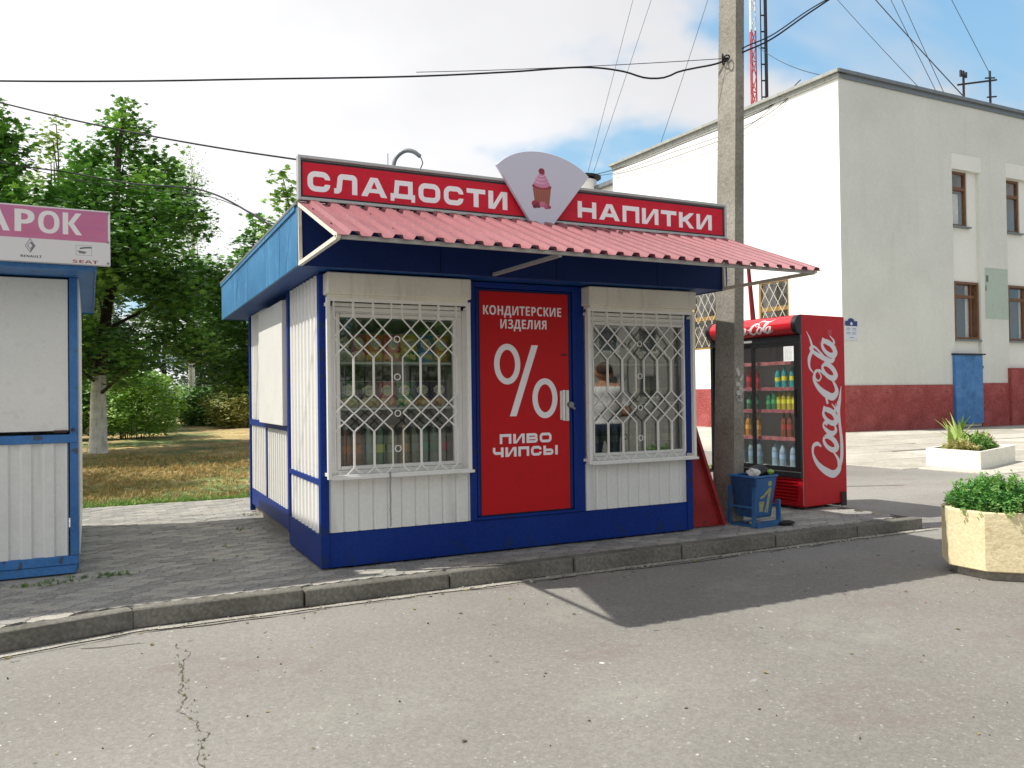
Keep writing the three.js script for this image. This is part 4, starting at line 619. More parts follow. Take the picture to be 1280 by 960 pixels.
// ---------- litter bin ----------
{
  const K = thing('litter_bin', 'small blue tapered litter bin with yellow figure on its side', 'litter bin', [4.36, 0, 0.02], 0.12), w0 = 0.115, w1 = 0.162, y0 = 0.09, y1 = 0.5;
  const t = 0.006, wall = (i) => { const a = i * Math.PI / 2, s = new THREE.Shape(); s.moveTo(-w0, 0); s.lineTo(w0, 0); s.lineTo(w1, y1 - y0); s.lineTo(-w1, y1 - y0); s.closePath(); return new THREE.ExtrudeGeometry(s, { depth: t, bevelEnabled: false }).rotateX(Math.atan2(w1 - w0, y1 - y0)).translate(0, y0, w0 - t).rotateY(a); };
  const binBlue = worn(0x1b416a, { size: 0.7, grain: 22, blot: 40, seed: 53, rough: 0.6, spots: 0.5, dirt: [40, 42, 44], chips: 0.5 });
  obj('tub', [wall(0), wall(1), wall(2), wall(3), box(-w0, w0, y0, y0 + 0.006, -w0, w0)], binBlue, K);
  const print = new THREE.MeshStandardMaterial({ map: canvasTex(256, 340, (c, w, h) => { c.fillStyle = '#285c94'; c.fillRect(0, 0, w, h); c.fillStyle = '#a8a058'; c.strokeStyle = '#a8a058'; c.lineCap = 'round'; c.beginPath(); c.arc(178, 52, 24, 0, 7); c.fill(); c.lineWidth = 44; c.beginPath(); c.moveTo(182, 110); c.lineTo(176, 190); c.stroke(); c.lineWidth = 22; c.beginPath(); c.moveTo(166, 104); c.lineTo(104, 160); c.lineTo(60, 176); c.stroke(); c.lineWidth = 24; c.beginPath(); c.moveTo(168, 200); c.lineTo(150, 300); c.moveTo(186, 200); c.lineTo(188, 304); c.stroke(); c.fillRect(36, 210, 66, 90); const r = rng(5); for (let i = 0; i < 420; i++) { c.fillStyle = ['#2f6ba8', '#244f7a', '#3b4048', '#584a3c'][i % 4]; c.globalAlpha = 0.5; c.beginPath(); c.ellipse(r() * w, r() * h, 1 + r() * 6, 1 + r() * 5, r(), 0, 7); c.fill(); } c.globalAlpha = 1; }), roughness: 0.6, side: THREE.DoubleSide });
  const pw = new THREE.PlaneGeometry(1, y1 - y0 - 0.03), pp = pw.attributes.position; for (let i = 0; i < pp.count; i++) { const f = pp.getY(i) > 0 ? 1 : 0; pp.setX(i, Math.sign(pp.getX(i)) * (w0 + (w1 - w0) * f) * 0.9); }
  obj('figure_print', pw.translate(0, (y1 - y0) / 2, 0.0015).rotateX(Math.atan2(w1 - w0, y1 - y0)).translate(0, y0, w0 + 0.001), print, K, true);
  obj('rim', frameGeo(-0.172, 0.172, -0.172, 0.172, -0.01, 0.01, 0.016, 0.003).map((g) => g.rotateX(-Math.PI / 2).translate(0, y1, 0)), M.blueOld, K);
  obj('stand', [bar(V(-0.19, 0.02, 0.16), V(-0.175, 0.4, 0.16), 0.045, 0.02), bar(V(0.18, 0.02, 0.16), V(0.175, 0.26, 0.16), 0.045, 0.02), bar(V(-0.165, 0.03, 0.172), V(0.165, 0.03, 0.172), 0.02, 0.06), bar(V(-0.185, 0.02, -0.15), V(-0.175, 0.4, -0.15), 0.04, 0.02), bar(V(0.185, 0.02, -0.15), V(0.175, 0.4, -0.15), 0.04, 0.02), bar(V(-0.175, 0.2, -0.14), V(-0.175, 0.2, 0.14), 0.02), bar(V(0.175, 0.2, -0.14), V(0.175, 0.2, 0.14), 0.02), box(-0.165, 0.165, 0.0, 0.02, -0.16, 0.16)], worn(0x285a8a, { size: 0.7, grain: 16, blot: 30, seed: 55, rough: 0.6, chips: 0.5 }), K);
  const crumple = (s, seed) => { const g = new THREE.IcosahedronGeometry(s, 2), p = g.attributes.position; for (let i = 0; i < p.count; i++) { const v = V(p.getX(i), p.getY(i), p.getZ(i)), k = 0.65 + 0.7 * vnoise(v.x / s * 2.2 + 40 + seed, v.y / s * 2.2 + v.z / s * 1.7 + 40, 256, seed); p.setXYZ(i, v.x * k, v.y * k * 0.8, v.z * k); } g.computeVertexNormals(); return g; };
  const tr = (name, label, g, m) => tag(obj(name, g, m), label, 'litter', 'rubbish in and around the litter bin');
  tr('crumpled_paper', 'crumpled white paper heaped in the blue litter bin', crumple(0.06, 1).translate(4.34, 0.53, 0.05), plain(0xd0cec8, 0.8));
  tr('rubbish_bag', 'dark crumpled bag sticking out of the blue litter bin', crumple(0.1, 2).translate(4.47, 0.52, -0.02), plain(0x1f201f, 0.4));
  tr('green_wrapper', 'small lime green wrapper at the rim of the blue litter bin', crumple(0.03, 3).translate(4.51, 0.53, 0.1), plain(0x7fae45, 0.5));
  tr('crushed_carton', 'flattened pale carton lying on the paving beside the litter bin', crumple(0.07, 4).scale(1.5, 0.5, 0.9).translate(4.69, 0.03, 0.12), plain(0x8f8d80, 0.8));
  tr('dark_rag', 'dark rag lying on the paving beside the litter bin', crumple(0.07, 5).scale(1.4, 0.4, 1).translate(4.62, 0.02, 0.19), plain(0x1a1a18, 0.9));
  tr('cardboard_scrap', 'tan cardboard scrap under the tub of the litter bin', box(4.25, 4.38, 0.022, 0.05, 0.07, 0.15, 0.004), plain(0xa58f6f, 0.9));
}
// ---------- leaning red wedge ----------
{
  const K = thing('leaning_board', 'dark red metal board leaning against the kiosk wall by the pole', 'board');
  const a = V(4.05, 0.02, -0.05), b = V(3.625, 1.14, -0.05);
  obj('board', bar(V(4.03, 0.012, -0.42), V(3.632, 1.13, -0.42), 0.02, 0.68, V(0, 0, 1)), M.redOld, K);
  obj('edge_bar', [bar(V(4.045, 0.016, -0.06), V(3.64, 1.14, -0.06), 0.03), bar(V(4.045, 0.016, -0.78), V(3.64, 1.14, -0.78), 0.03)], M.redOld, K);
  const s = new THREE.Shape(); s.moveTo(3.63, 0.01); s.lineTo(4.03, 0.01); s.lineTo(3.63, 1.09); s.closePath(); obj('side_panel', new THREE.ExtrudeGeometry(s, { depth: 0.012, bevelEnabled: false }).translate(0, 0, -0.11), M.redOld, K);
}
{
  const K = thing('red_prop', 'pair of thin red metal props rising behind the drinks cooler', 'prop');
  obj('prop_pole', rod(V(7.52, -0.12, -3.0), V(7.12, 3.28, -3.0), 0.026), M.redOld, K); obj('prop_pole', rod(V(7.36, -0.12, -2.98), V(7.09, 3.26, -2.98), 0.018), M.redOld, K); obj('prop_tie', rod(V(7.2, 2.3, -2.99), V(7.24, 2.3, -2.99), 0.02), M.redOld, K);
}
// ---------- planters ----------
function prism(pts, y0, y1, inset = 0) { const s = new THREE.Shape(pts.map(([x, z]) => new THREE.Vector2(x, -z))); if (inset) { const cx = pts.reduce((a, p) => a + p[0], 0) / pts.length, cz = pts.reduce((a, p) => a + p[1], 0) / pts.length; const h = new THREE.Path(pts.map(([x, z]) => { const L = Math.hypot(x - cx, z - cz), k = 1 - inset / L; return new THREE.Vector2(cx + (x - cx) * k, -(cz + (z - cz) * k)); })); s.holes.push(h); } return new THREE.ExtrudeGeometry(s, { depth: y1 - y0 - 0.016, bevelEnabled: true, bevelThickness: 0.008, bevelSize: 0.008, bevelOffset: -0.008, bevelSegments: 1 }).rotateX(-Math.PI / 2).translate(0, y0 + 0.008, 0); }
const octPts = []; { const cx = 4.87, cz = 2.19, R = 0.392; for (let i = 0; i < 8; i++) { const a = (i + 0.5) * Math.PI / 4; octPts.push([cx + Math.cos(a) * R, cz + Math.sin(a) * R]); } }
{
  const K = thing('planter', 'pale yellow octagonal concrete planter at the roadside', 'planter', [0, 0, 0], 0, 'concrete planters');
  obj('bowl', prism(octPts, -0.05, 0.4, 0.05), M.planter, K); const cx = 4.87, cz = 2.19;
  obj('plinth', prism(octPts.map(([x, z]) => [cx + (x - cx) * 0.82, cz + (z - cz) * 0.82]), ROAD - 0.02, -0.052), M.concrete, K);
  obj('soil', prism(octPts.map(([x, z]) => [cx + (x - cx) * 0.86, cz + (z - cz) * 0.86]), 0.0, 0.35), M.soil, K);
}
const sqPts = [[12.36, -4.0], [12.27, -2.87], [14.35, -3.55], [14.44, -4.68]];
{
  const K = thing('planter', 'low whitewashed concrete planter in front of the white building', 'planter', [0, 0, 0], 0, 'concrete planters');
  obj('bowl', prism(sqPts, -0.11, 0.23, 0.1), M.whitewash, K); obj('soil', prism(sqPts.map(([x, z]) => [13.35 + (x - 13.35) * 0.9, -3.78 + (z + 3.78) * 0.9]), 0, 0.18), M.soil, K);
}
// ---------- the white building ----------
const BX = 21.05, BZ = -13.576, BD = V(-0.057, 0, -0.998).normalize(), ROOF = 12.36;
function holedWall(w, y0, y1, holes, depth) { const s = new THREE.Shape(); s.moveTo(0, y0); s.lineTo(w, y0); s.lineTo(w, y1); s.lineTo(0, y1); s.closePath(); for (const [a, b, c, d] of holes) { const h = new THREE.Path(); h.moveTo(a, c); h.lineTo(a, d); h.lineTo(b, d); h.lineTo(b, c); h.closePath(); s.holes.push(h); } return new THREE.ExtrudeGeometry(s, { depth, bevelEnabled: false }).translate(0, 0, -depth); }
function paneRoom(parent, x0, x1, y0, y1, z, curtain) {
  obj('pane', box(x0, x1, y0, y1, z, z + 0.006), M.glass, parent);
  obj('room', [box(x0 - 0.05, x1 + 0.05, y0 - 0.05, y1 + 0.05, z - 3.2, z - 3.17), box(x0 - 0.05, x0 - 0.02, y0, y1, z - 3.17, z - 0.02), box(x1 + 0.02, x1 + 0.05, y0, y1, z - 3.17, z - 0.02), box(x0 - 0.05, x1 + 0.05, y0 - 0.05, y0 - 0.02, z - 3.17, z - 0.02), box(x0 - 0.05, x1 + 0.05, y1 + 0.02, y1 + 0.05, z - 3.17, z - 0.02)], M.room, parent);
  if (curtain) { const [a, b, c, d] = curtain, g = new THREE.PlaneGeometry(b - a, d - c, 24, 2).translate((a + b) / 2, (c + d) / 2, z - 0.12), p = g.attributes.position; for (let i = 0; i < p.count; i++) p.setZ(i, p.getZ(i) + Math.sin(p.getX(i) * 38) * 0.03); g.computeVertexNormals(); obj('curtain', g, M.cloth, parent); }
}
{
  const K = thing('office_building', 'two-storey white rendered building with a brick red plinth', 'building', [BX, 0, BZ]);
  // face towards the square: local x along the wall, faces +z
  const W = 22, bays = [[5.9, 7.46], [9.15, 10.72], [12.45, 14.0], [15.7, 17.3]];
  obj('wall', holedWall(W, -0.1, ROOF - 0.25, bays.map(([a, b]) => [a, b, 1.62, 10.18]), 0.3), M.plaster, K);
  obj('plinth', [box(-0.04, 5.68, -0.15, 1.5, -0.1, 0.05, 0.01), box(7.36, 9.02, -0.15, 1.54, -0.1, 0.05, 0.01), box(9.03, W, -0.15, 2.12, -0.1, 0.14, 0.01)], M.plinth, K);
  obj('parapet_flashing', [box(-0.12, W + 0.1, ROOF - 0.1, ROOF + 0.02, -0.35, 0.16, 0.01), box(-0.06, W, ROOF - 0.26, ROOF - 0.1, -0.3, 0.06)], M.galv, K);
  bays.forEach(([a, b], i) => {
    obj('recess_panel', holedWall(b - a, 1.62, 10.18, [[0.07, 1.02, 7.5, 9.6], [0.1, b - a - 0.04, 3.2, 5.4]], 0.1).translate(a, 0, -0.12), M.recess, K);
    obj('lintel_block', box(a - 0.03, b + 0.08, 9.62, 10.2, -0.1, 0.05, 0.01), M.recess, K);
    for (const [x0, x1, y0, y1, low] of [[a + 0.07, a + 1.02, 7.5, 9.6, false], [a + 0.1, b - 0.04, 3.2, 5.4, true]]) {
      const w = sub('window', K); const ft = 0.09, z = -0.2;
      obj('frame', [...frameGeo(x0 + 0.002, x1 - 0.002, y0 + 0.002, y1 - 0.002, z - 0.06, low ? -0.06 : z + 0.04, ft), box(x0 + ft, x1 - ft, y0 + (y1 - y0) * (low ? 0.72 : 0.66), y0 + (y1 - y0) * (low ? 0.72 : 0.66) + 0.12, z - 0.05, z + 0.04)], M.wood, w);
      if (low) obj('frame_post', box(x0 + (x1 - x0) * 0.76, x0 + (x1 - x0) * 0.76 + 0.06, y0 + ft, y1 - ft, z - 0.05, z + 0.03), M.wood, w);
      paneRoom(w, x0 + ft * 0.8, x1 - ft * 0.8, y0 + ft * 0.8, y1 - ft * 0.8, z - 0.03, low ? [x0 + (x1 - x0) * 0.74, x1 - 0.1, y0 + 0.1, y1 - 0.1] : [x0 + 0.1, x1 - 0.16 - 0.3 * (i % 2), y0 + 0.08, y0 + (y1 - y0) * 0.62]);
      obj('sill', box(x0 - 0.06, x1 + 0.06, y0 - 0.06, y0 - 0.001, -0.18, 0.02, 0.005), M.galv, w);
    }
  });
  obj('painted_patch', box(7.72, 9.13, 4.02, 6.0, 0.002, 0.008), worn(0xa9b9ac, { size: 2, grain: 8, blot: 10, seed: 90, spots: 0.1, rough: 0.9 }), K);
  obj('rust_mark', [box(7.78, 7.92, 5.45, 5.7, 0.009, 0.012), box(7.74, 7.8, 5.1, 5.3, 0.009, 0.012)], plain(0x5f6a60, 0.9), K);
  const dr = sub('metal_door', K); obj('door_leaf', [box(5.72, 7.32, 0.02, 2.6, -0.1, 0.12, 0.01), box(5.72, 6.2, 0.03, 1.2, 0.121, 0.13)], worn(0x3b74ad, { size: 1.4, grain: 14, blot: 50, spots: 0.3, dirt: [90, 130, 165], seed: 93, rough: 0.5, chips: 0.3 }), dr); obj('door_hood', box(5.66, 7.4, 2.605, 2.66, -0.05, 0.2, 0.005), M.dark, dr); for (const y of [0.5, 2.1]) obj('door_hinge', box(7.322, 7.36, y, y + 0.1, 0, 0.12), M.dark, dr);
  // sunlit face: local frame turned so that x runs away along the wall
  const S = sub('side_wing', K, [0, 0, 0], Math.atan2(-BD.z, BD.x) + Math.PI);
  // in this frame +x points from the far end to the corner; the wall spans x = -13 .. 0
  const L = 12.9, hs = [[2.3, 3.75, 3.2, 5.5], [6.0, 7.42, 3.1, 5.5], [9.4, 10.8, 3.1, 5.5]];
  obj('wall', holedWall(L, -0.1, ROOF - 0.25, hs.map(([a, b, c, d]) => [L - b, L - a, c, d]), 0.3).translate(-L, 0, 0), M.plasterWhite, S);
  obj('plinth', box(-L - 7, 0.03, -0.15, 1.46, -0.1, 0.05, 0.01), M.plinth, S);
  obj('parapet_flashing', [box(-L - 0.12, 0.12, ROOF - 0.1, ROOF + 0.021, -0.3, 0.17, 0.01), box(-L, 0.06, ROOF - 0.262, ROOF - 0.1, -0.2, 0.07)], worn(0x9fa19b, { size: 2, grain: 16, blot: 30, streak: 0.3, seed: 58, rough: 0.7 }), S);
  for (const [a, b, c, d] of hs) {
    const w = sub('window', S), x0 = -b, x1 = -a, z = -0.06;
    obj('frame', [...frameGeo(x0 + 0.002, x1 - 0.002, c + 0.002, d - 0.002, z - 0.05, z + 0.04, 0.075), box(x0 + 0.076, x1 - 0.076, c + (d - c) * 0.5, c + (d - c) * 0.5 + 0.16, z - 0.04, z + 0.02)], M.yellowWood, w);
    paneRoom(w, x0 + 0.08, x1 - 0.08, c + 0.08, d - 0.08, z - 0.03);
    const bars = []; const n = 3, sw = (x1 - x0 - 0.2) / n; for (let i = -6; i < n + 1; i++) for (const s of [1, -1]) { const base = s > 0 ? x0 + 0.1 + i * sw : x1 - 0.1 - i * sw; const A = [base, c + 0.1], B = [base + s * (d - c - 0.2) * 0.62, d - 0.1]; let t0 = 0, t1 = 1; const lo = x0 + 0.1, hi = x1 - 0.1, dx = B[0] - A[0]; const ta = (lo - A[0]) / dx, tb = (hi - A[0]) / dx; t0 = Math.max(0, Math.min(ta, tb)); t1 = Math.min(1, Math.max(ta, tb)); if (t1 - t0 > 0.03) bars.push(bar(V(A[0] + dx * t0, A[1] + (B[1] - A[1]) * t0, z + 0.06 + s * 0.004), V(A[0] + dx * t1, A[1] + (B[1] - A[1]) * t1, z + 0.06 + s * 0.004), 0.014)); }
    for (const g of bars) obj('grille_bar', g, M.cream, w);
  }
  obj('low_wall', holedWall(8, -0.1, 11.5, [], 0.3).translate(-L - 8, 0, -0.25), M.plasterWhite, S);
  obj('parapet_flashing', box(-L - 8, -L - 0.002, 11.5, 11.7, -0.7, 0.0, 0.01), M.galv, S);
  obj('rear_wall', box(-L - 8, -L - 7.7, -0.1, 11.5, -18, -0.55), M.plasterWhite, S);
  // roof and hidden sides close the volume
  obj('roof_slab', box(0.2, W - 0.1, ROOF - 0.6, ROOF - 0.3, -12.6, -0.31), M.galv, K);
  obj('end_wall', [box(W - 0.3, W, -0.1, ROOF - 0.27, -12.8, -0.31), box(0, W, -0.1, ROOF - 0.27, -13.1, -12.81)], M.plaster, K);
  const ch = sub('roof_vent', K); obj('vent_body', new THREE.CylinderGeometry(0.62, 0.62, 1.5, 20).translate(-1.05, 11.3, -15), M.plasterWhite, ch); obj('vent_cap', [new THREE.CylinderGeometry(0.85, 0.85, 0.1, 20).translate(-1.05, 12.2, -15), new THREE.CylinderGeometry(0.5, 0.5, 0.14, 16).translate(-1.05, 12.09, -15)], M.dark, ch);
  const pl = canvasTex(128, 160, (c, w, h) => { c.fillStyle = '#c9ced6'; c.fillRect(0, 0, w, h); c.fillStyle = '#26356e'; c.fillRect(0, 0, w, 42); c.fillStyle = '#c9ced6'; c.beginPath(); c.arc(64, 22, 13, 0, 7); c.fill(); c.fillStyle = '#7d86a8'; for (const [x, y, ww] of [[10, 58, 44], [72, 58, 40], [10, 72, 36], [72, 72, 44], [10, 94, 44], [68, 94, 46], [10, 106, 40], [68, 106, 40], [40, 136, 50]]) c.fillRect(x, y, ww, 6); });
  const P = thing('wall_plaque', 'small white and blue information plaque on the white building wall', 'plaque', [BX + 0.1, 3.06, BZ]);
  obj('plate', box(0, 0.6, 0, 0.56, 0.004, 0.03, 0.004), M.whiteClean, P); obj('print', quad(0.58, 0.66).translate(0.3, 0.33, 0.0325), new THREE.MeshStandardMaterial({ map: pl, roughness: 0.5 }), P, true);
  const cr = new THREE.Shape(); cr.moveTo(0, 0.5); cr.lineTo(0.6, 0.5); cr.lineTo(0.6, 0.58); cr.quadraticCurveTo(0.46, 0.62, 0.42, 0.72); cr.quadraticCurveTo(0.3, 0.8, 0.18, 0.72); cr.quadraticCurveTo(0.14, 0.62, 0, 0.58); obj('crest', new THREE.ExtrudeGeometry(cr, { depth: 0.02, bevelEnabled: false }).translate(0, 0, 0.005), plain(0x26356e, 0.5), P);
}
{
  const K = thing('roof_block', 'pale roof structure rising behind the parapet of the white building', 'building', [BX + 13.6, 0, BZ - 6]);
  obj('wall', box(0, 9, 11, 14.3, -5, 0), M.plaster, K); obj('roof_edge', box(-0.25, 9.2, 14.3, 14.6, -5.2, 0.25), M.galv, K); obj('chimney', box(1.0, 1.8, 14.6, 15.1, -2, -1.2), M.plaster, K);
}
{
  const K = thing('roof_antenna', 'black metal antenna frame standing on the white building roof', 'antenna', [28.95, 12.2, -14.4]);
  obj('mast', rod(V(0, 0, 0), V(0, 1.75, 0), 0.045), M.dark, K); obj('mast', rod(V(1.12, 0, 0.35), V(1.12, 1.8, 0.35), 0.045), M.dark, K); obj('crossbar', bar(V(-0.25, 1.18, -0.08), V(1.4, 1.46, 0.44), 0.06), M.dark, K);
  obj('insulator', [rod(V(-0.16, 1.56, 0), V(0.16, 1.56, 0), 0.05), rod(V(-0.16, 1.5, 0), V(-0.16, 1.75, 0), 0.05), rod(V(0.16, 1.5, 0), V(0.16, 1.72, 0), 0.045), rod(V(0.9, 1.5, 0.3), V(1.35, 1.55, 0.4), 0.03), rod(V(1.0, 0.75, 0.3), V(1.4, 0.8, 0.42), 0.03)], M.dark, K);
}
// ---------- radio mast ----------
const MAST = V(28.42, 12, -25.5);
{
  const K = thing('radio_mast', 'slender red and white lattice radio mast behind the white building', 'mast', MAST.toArray()), n = 22, h = 1.6, hw = 0.14, red = plain(0xb0413e, 0.5), white = plain(0xd8d8d6, 0.5), legs = [[-hw, 0.08], [hw, 0.08], [0, -0.16]];
  for (let i = 0; i < n; i++) {
    const m = i % 10 < 5 ? red : white, y0 = i * h, y1 = y0 + h, s = sub('lattice_section', K);
    for (const [x, z] of legs) obj('leg', rod(V(x, y0, z), V(x, y1, z), 0.038, 6), m, s);
    const br = []; for (let k = 0; k < 3; k++) { const [ax, az] = legs[k], [bx, bz] = legs[(k + 1) % 3]; br.push(rod(V(ax, y0, az), V(bx, y0 + h / 2, bz), 0.022, 5), rod(V(bx, y0 + h / 2, bz), V(ax, y1, az), 0.022, 5), rod(V(ax, y0, az), V(bx, y0, bz), 0.022, 5)); } obj('bracing', br, m, s);
  }
  obj('cable_ladder', [rod(V(0.38, -0.5, 0.2), V(0.38, n * h, 0.2), 0.03, 6), rod(V(0.62, -0.5, 0.3), V(0.62, n * h, 0.3), 0.085, 8), ...Array.from({ length: 40 }, (_, i) => rod(V(0.38, 0.3 + i * 0.85, 0.2), V(0.62, 0.3 + i * 0.85, 0.3), 0.04, 5))], M.dark, K);
}
// ---------- wires ----------
function cable(label, pts, r, group = 'overhead wires', name = 'overhead_wire', seg = 60) { const o = obj(name, tube(pts, r, seg, 5), M.wire); return tag(o, label, 'wire', group); }
function sagged(a, b, sag, n = 10) { const o = []; for (let i = 0; i <= n; i++) { const t = i / n, p = a.clone().lerp(b, t); p.y -= 4 * sag * t * (1 - t); o.push(p); } return o; }
{
  const PT = V(4.43, 4.86, -0.27);
  cable('thick dark cable strung from the utility pole past the kiosk roof', [PT, V(4.33, 4.83, -0.4), V(4.2, 4.84, -0.62), V(4.08, 4.82, -0.72), V(3.95, 4.76, -0.78), V(3.75, 4.75, -0.86), V(3.55, 4.83, -0.98), V(3.2, 4.88, -1.15), V(2.5, 4.9, -1.66), V(1.6, 4.885, -2.16), V(0.0, 4.87, -2.93), V(-1.2, 4.875, -3.55), V(-2.6, 4.9, -4.25), V(-6, 5.05, -6)], 0.0105, undefined, undefined, 160);
  cable('thin wire running straight beside the thick cable to the pole', sagged(PT, V(1.6, 4.93, -2.16), 0.02), 0.004);
  cable('dark wire dropping from the left to the corner of the red roof sign', sagged(V(-4.6, 5.15, -4.2), V(-0.2, 3.09, 0.3), 0.16), 0.007);
  cable('black wire pair reaching the kiosk roof below the tree crowns', [V(-5.5, 4.75, -4.5), V(-2.6, 4.02, -4.3), V(-1.9, 3.9, -4.0), V(-1.25, 3.72, -3.5), V(-0.6, 3.5, -2.6), V(-0.1, 2.82, -1.0)], 0.009);
  cable('slack grey wire hanging under the black wire pair at the kiosk roof', [V(-5.5, 4.73, -4.5), V(-1.9, 3.85, -4.05), V(-1.2, 3.66, -3.45), V(-0.55, 3.42, -2.5), V(-0.02, 2.81, -0.95)], 0.004);
  cable('twisted black cable leaving the pole upwards over the cooler', [PT, V(4.5, 4.9, -0.2), V(4.8, 5.05, -0.1), V(5.2, 5.35, 0.1), V(5.75, 5.72, 0.35), V(7.5, 6.6, 1.2)], 0.009);
  cable('second strand of the twisted cable leaving the pole over the cooler', [PT, V(4.5, 4.94, -0.2), V(4.82, 5.1, -0.1), V(5.2, 5.38, 0.1), V(5.76, 5.7, 0.35), V(7.5, 6.52, 1.2)], 0.007);
  const rc = V(21.0, 12.6, -15.2), vc = V(20.1, 12.26, -28.4);
  cable('wire pair sagging along the sunlit wall of the white building', [rc, V(20.9, 12.15, -16.2), V(20.6, 11.9, -18), V(20.4, 11.9, -21), V(20.25, 11.95, -25), vc], 0.018);
  cable('lower strand sagging along the sunlit wall of the white building', [V(20.98, 12.4, -15.1), V(20.8, 11.8, -16.5), V(20.5, 11.6, -19), V(20.3, 11.7, -22), V(20.2, 11.85, -26), vc], 0.013);
  const stays = [[[22.87, 13.9, -32.82], 44.7, 'long stay from the mast tip beyond the fan-shaped sign plate'], [[23.16, 13.9, -32.68], 37.2, 'stay from the mast down to the roof vent'], [[22.72, 13.0, -26.21], 28.7, 'stay from the mast to the far end of the sunlit wall'], [[25.75, 12.4, -13.8], 27.1, 'stay from the mast to the parapet near the building corner'], [[26.57, 12.4, -13.8], 37.7, 'steep stay from the mast to the parapet'], [[27.02, 12.4, -13.8], 40.4, 'steepest stay from the mast to the parapet'], [[28.94, 12.95, -14.42], 29.5, 'stay from the mast to the foot of the roof antenna'], [[30.07, 13.9, -14.05], 43.4, 'stay from the mast to the antenna crossbar'], [[20.95, 12.4, -14.2], 19.4, 'low stay from the mast to the building corner']];
  for (const [f, y, l] of stays) cable(l, sagged(V(MAST.x, y, MAST.z), V(...f), 0.25, 12), l.includes('foot of the roof') ? 0.022 : 0.012, 'mast stays', 'mast_stay');
}
// ---------- vegetation ----------
function leafShape(kind) { // flat leaf with a folded midrib, unit length along y
  const o = kind === 'maple' ? [[0, 0], [0.22, 0.1], [0.5, 0.22], [0.3, 0.38], [0.42, 0.7], [0.14, 0.62], [0, 1], [-0.14, 0.62], [-0.42, 0.7], [-0.3, 0.38], [-0.5, 0.22], [-0.22, 0.1]] : kind === 'fern' ? [[0, 0], [0.2, 0.3], [0.12, 0.4], [0.26, 0.62], [0.1, 0.7], [0, 1], [-0.1, 0.7], [-0.26, 0.62], [-0.12, 0.4], [-0.2, 0.3]] : [[0, 0], [0.2, 0.25], [0.26, 0.5], [0.14, 0.8], [0, 1], [-0.14, 0.8], [-0.26, 0.5], [-0.2, 0.25]];
  return o;
}
function cluster(kind, count, size, spread, seed, droop = 0.6) {
  const r = rng(seed), o = leafShape(kind), v = [], m = new THREE.Matrix4(), q = new THREE.Quaternion(), p = V(0, 0, 0);
  for (let k = 0; k < count; k++) {
    const a = r() * 6.283, u = r() * 2 - 1, rad = spread * Math.cbrt(r()), pos = V(Math.cos(a) * Math.sqrt(1 - u * u) * rad, u * rad * 0.8, Math.sin(a) * Math.sqrt(1 - u * u) * rad), s = size * (0.65 + r() * 0.7);
    q.setFromEuler(new THREE.Euler(Math.PI / 2 + droop * (r() - 0.3) * 1.6, a + (r() - 0.5) * 1.5, (r() - 0.5) * 1.4, 'YXZ')); m.compose(pos, q, V(s, s, s));
    const P = o.map(([x, y]) => V(x, y, Math.abs(x) * 0.25 - 0.12 * y * y).applyMatrix4(m)), c = V(0, 0.42, 0).applyMatrix4(m);
    for (let i = 0; i < P.length; i++) { const b = P[(i + 1) % P.length]; v.push(c.x, c.y, c.z, P[i].x, P[i].y, P[i].z, b.x, b.y, b.z); }
  }
  const g = new THREE.BufferGeometry(); g.setAttribute('position', new THREE.Float32BufferAttribute(v, 3)); g.computeVertexNormals(); return g;
}
function foliage(name, parent, geo, mt, mats, colors) {
  const o = new THREE.InstancedMesh(geo, mt, mats.length); mats.forEach((m, i) => { o.setMatrixAt(i, m); o.setColorAt(i, colors[i]); }); o.name = name; o.userData.kind = 'stuff'; o.castShadow = o.receiveShadow = true; parent.add(o); return o;
}
const G = { maple: cluster('maple', 11, 0.17, 0.36, 5), maple2: cluster('maple', 9, 0.15, 0.4, 6), far: cluster('oval', 16, 0.2, 0.6, 7), bush: cluster('oval', 12, 0.085, 0.2, 8), birch: cluster('oval', 12, 0.08, 0.4, 9), fern: cluster('fern', 14, 0.05, 0.06, 10, 1.2) };
const leafM = leafMat(0xffffff, 0.38);
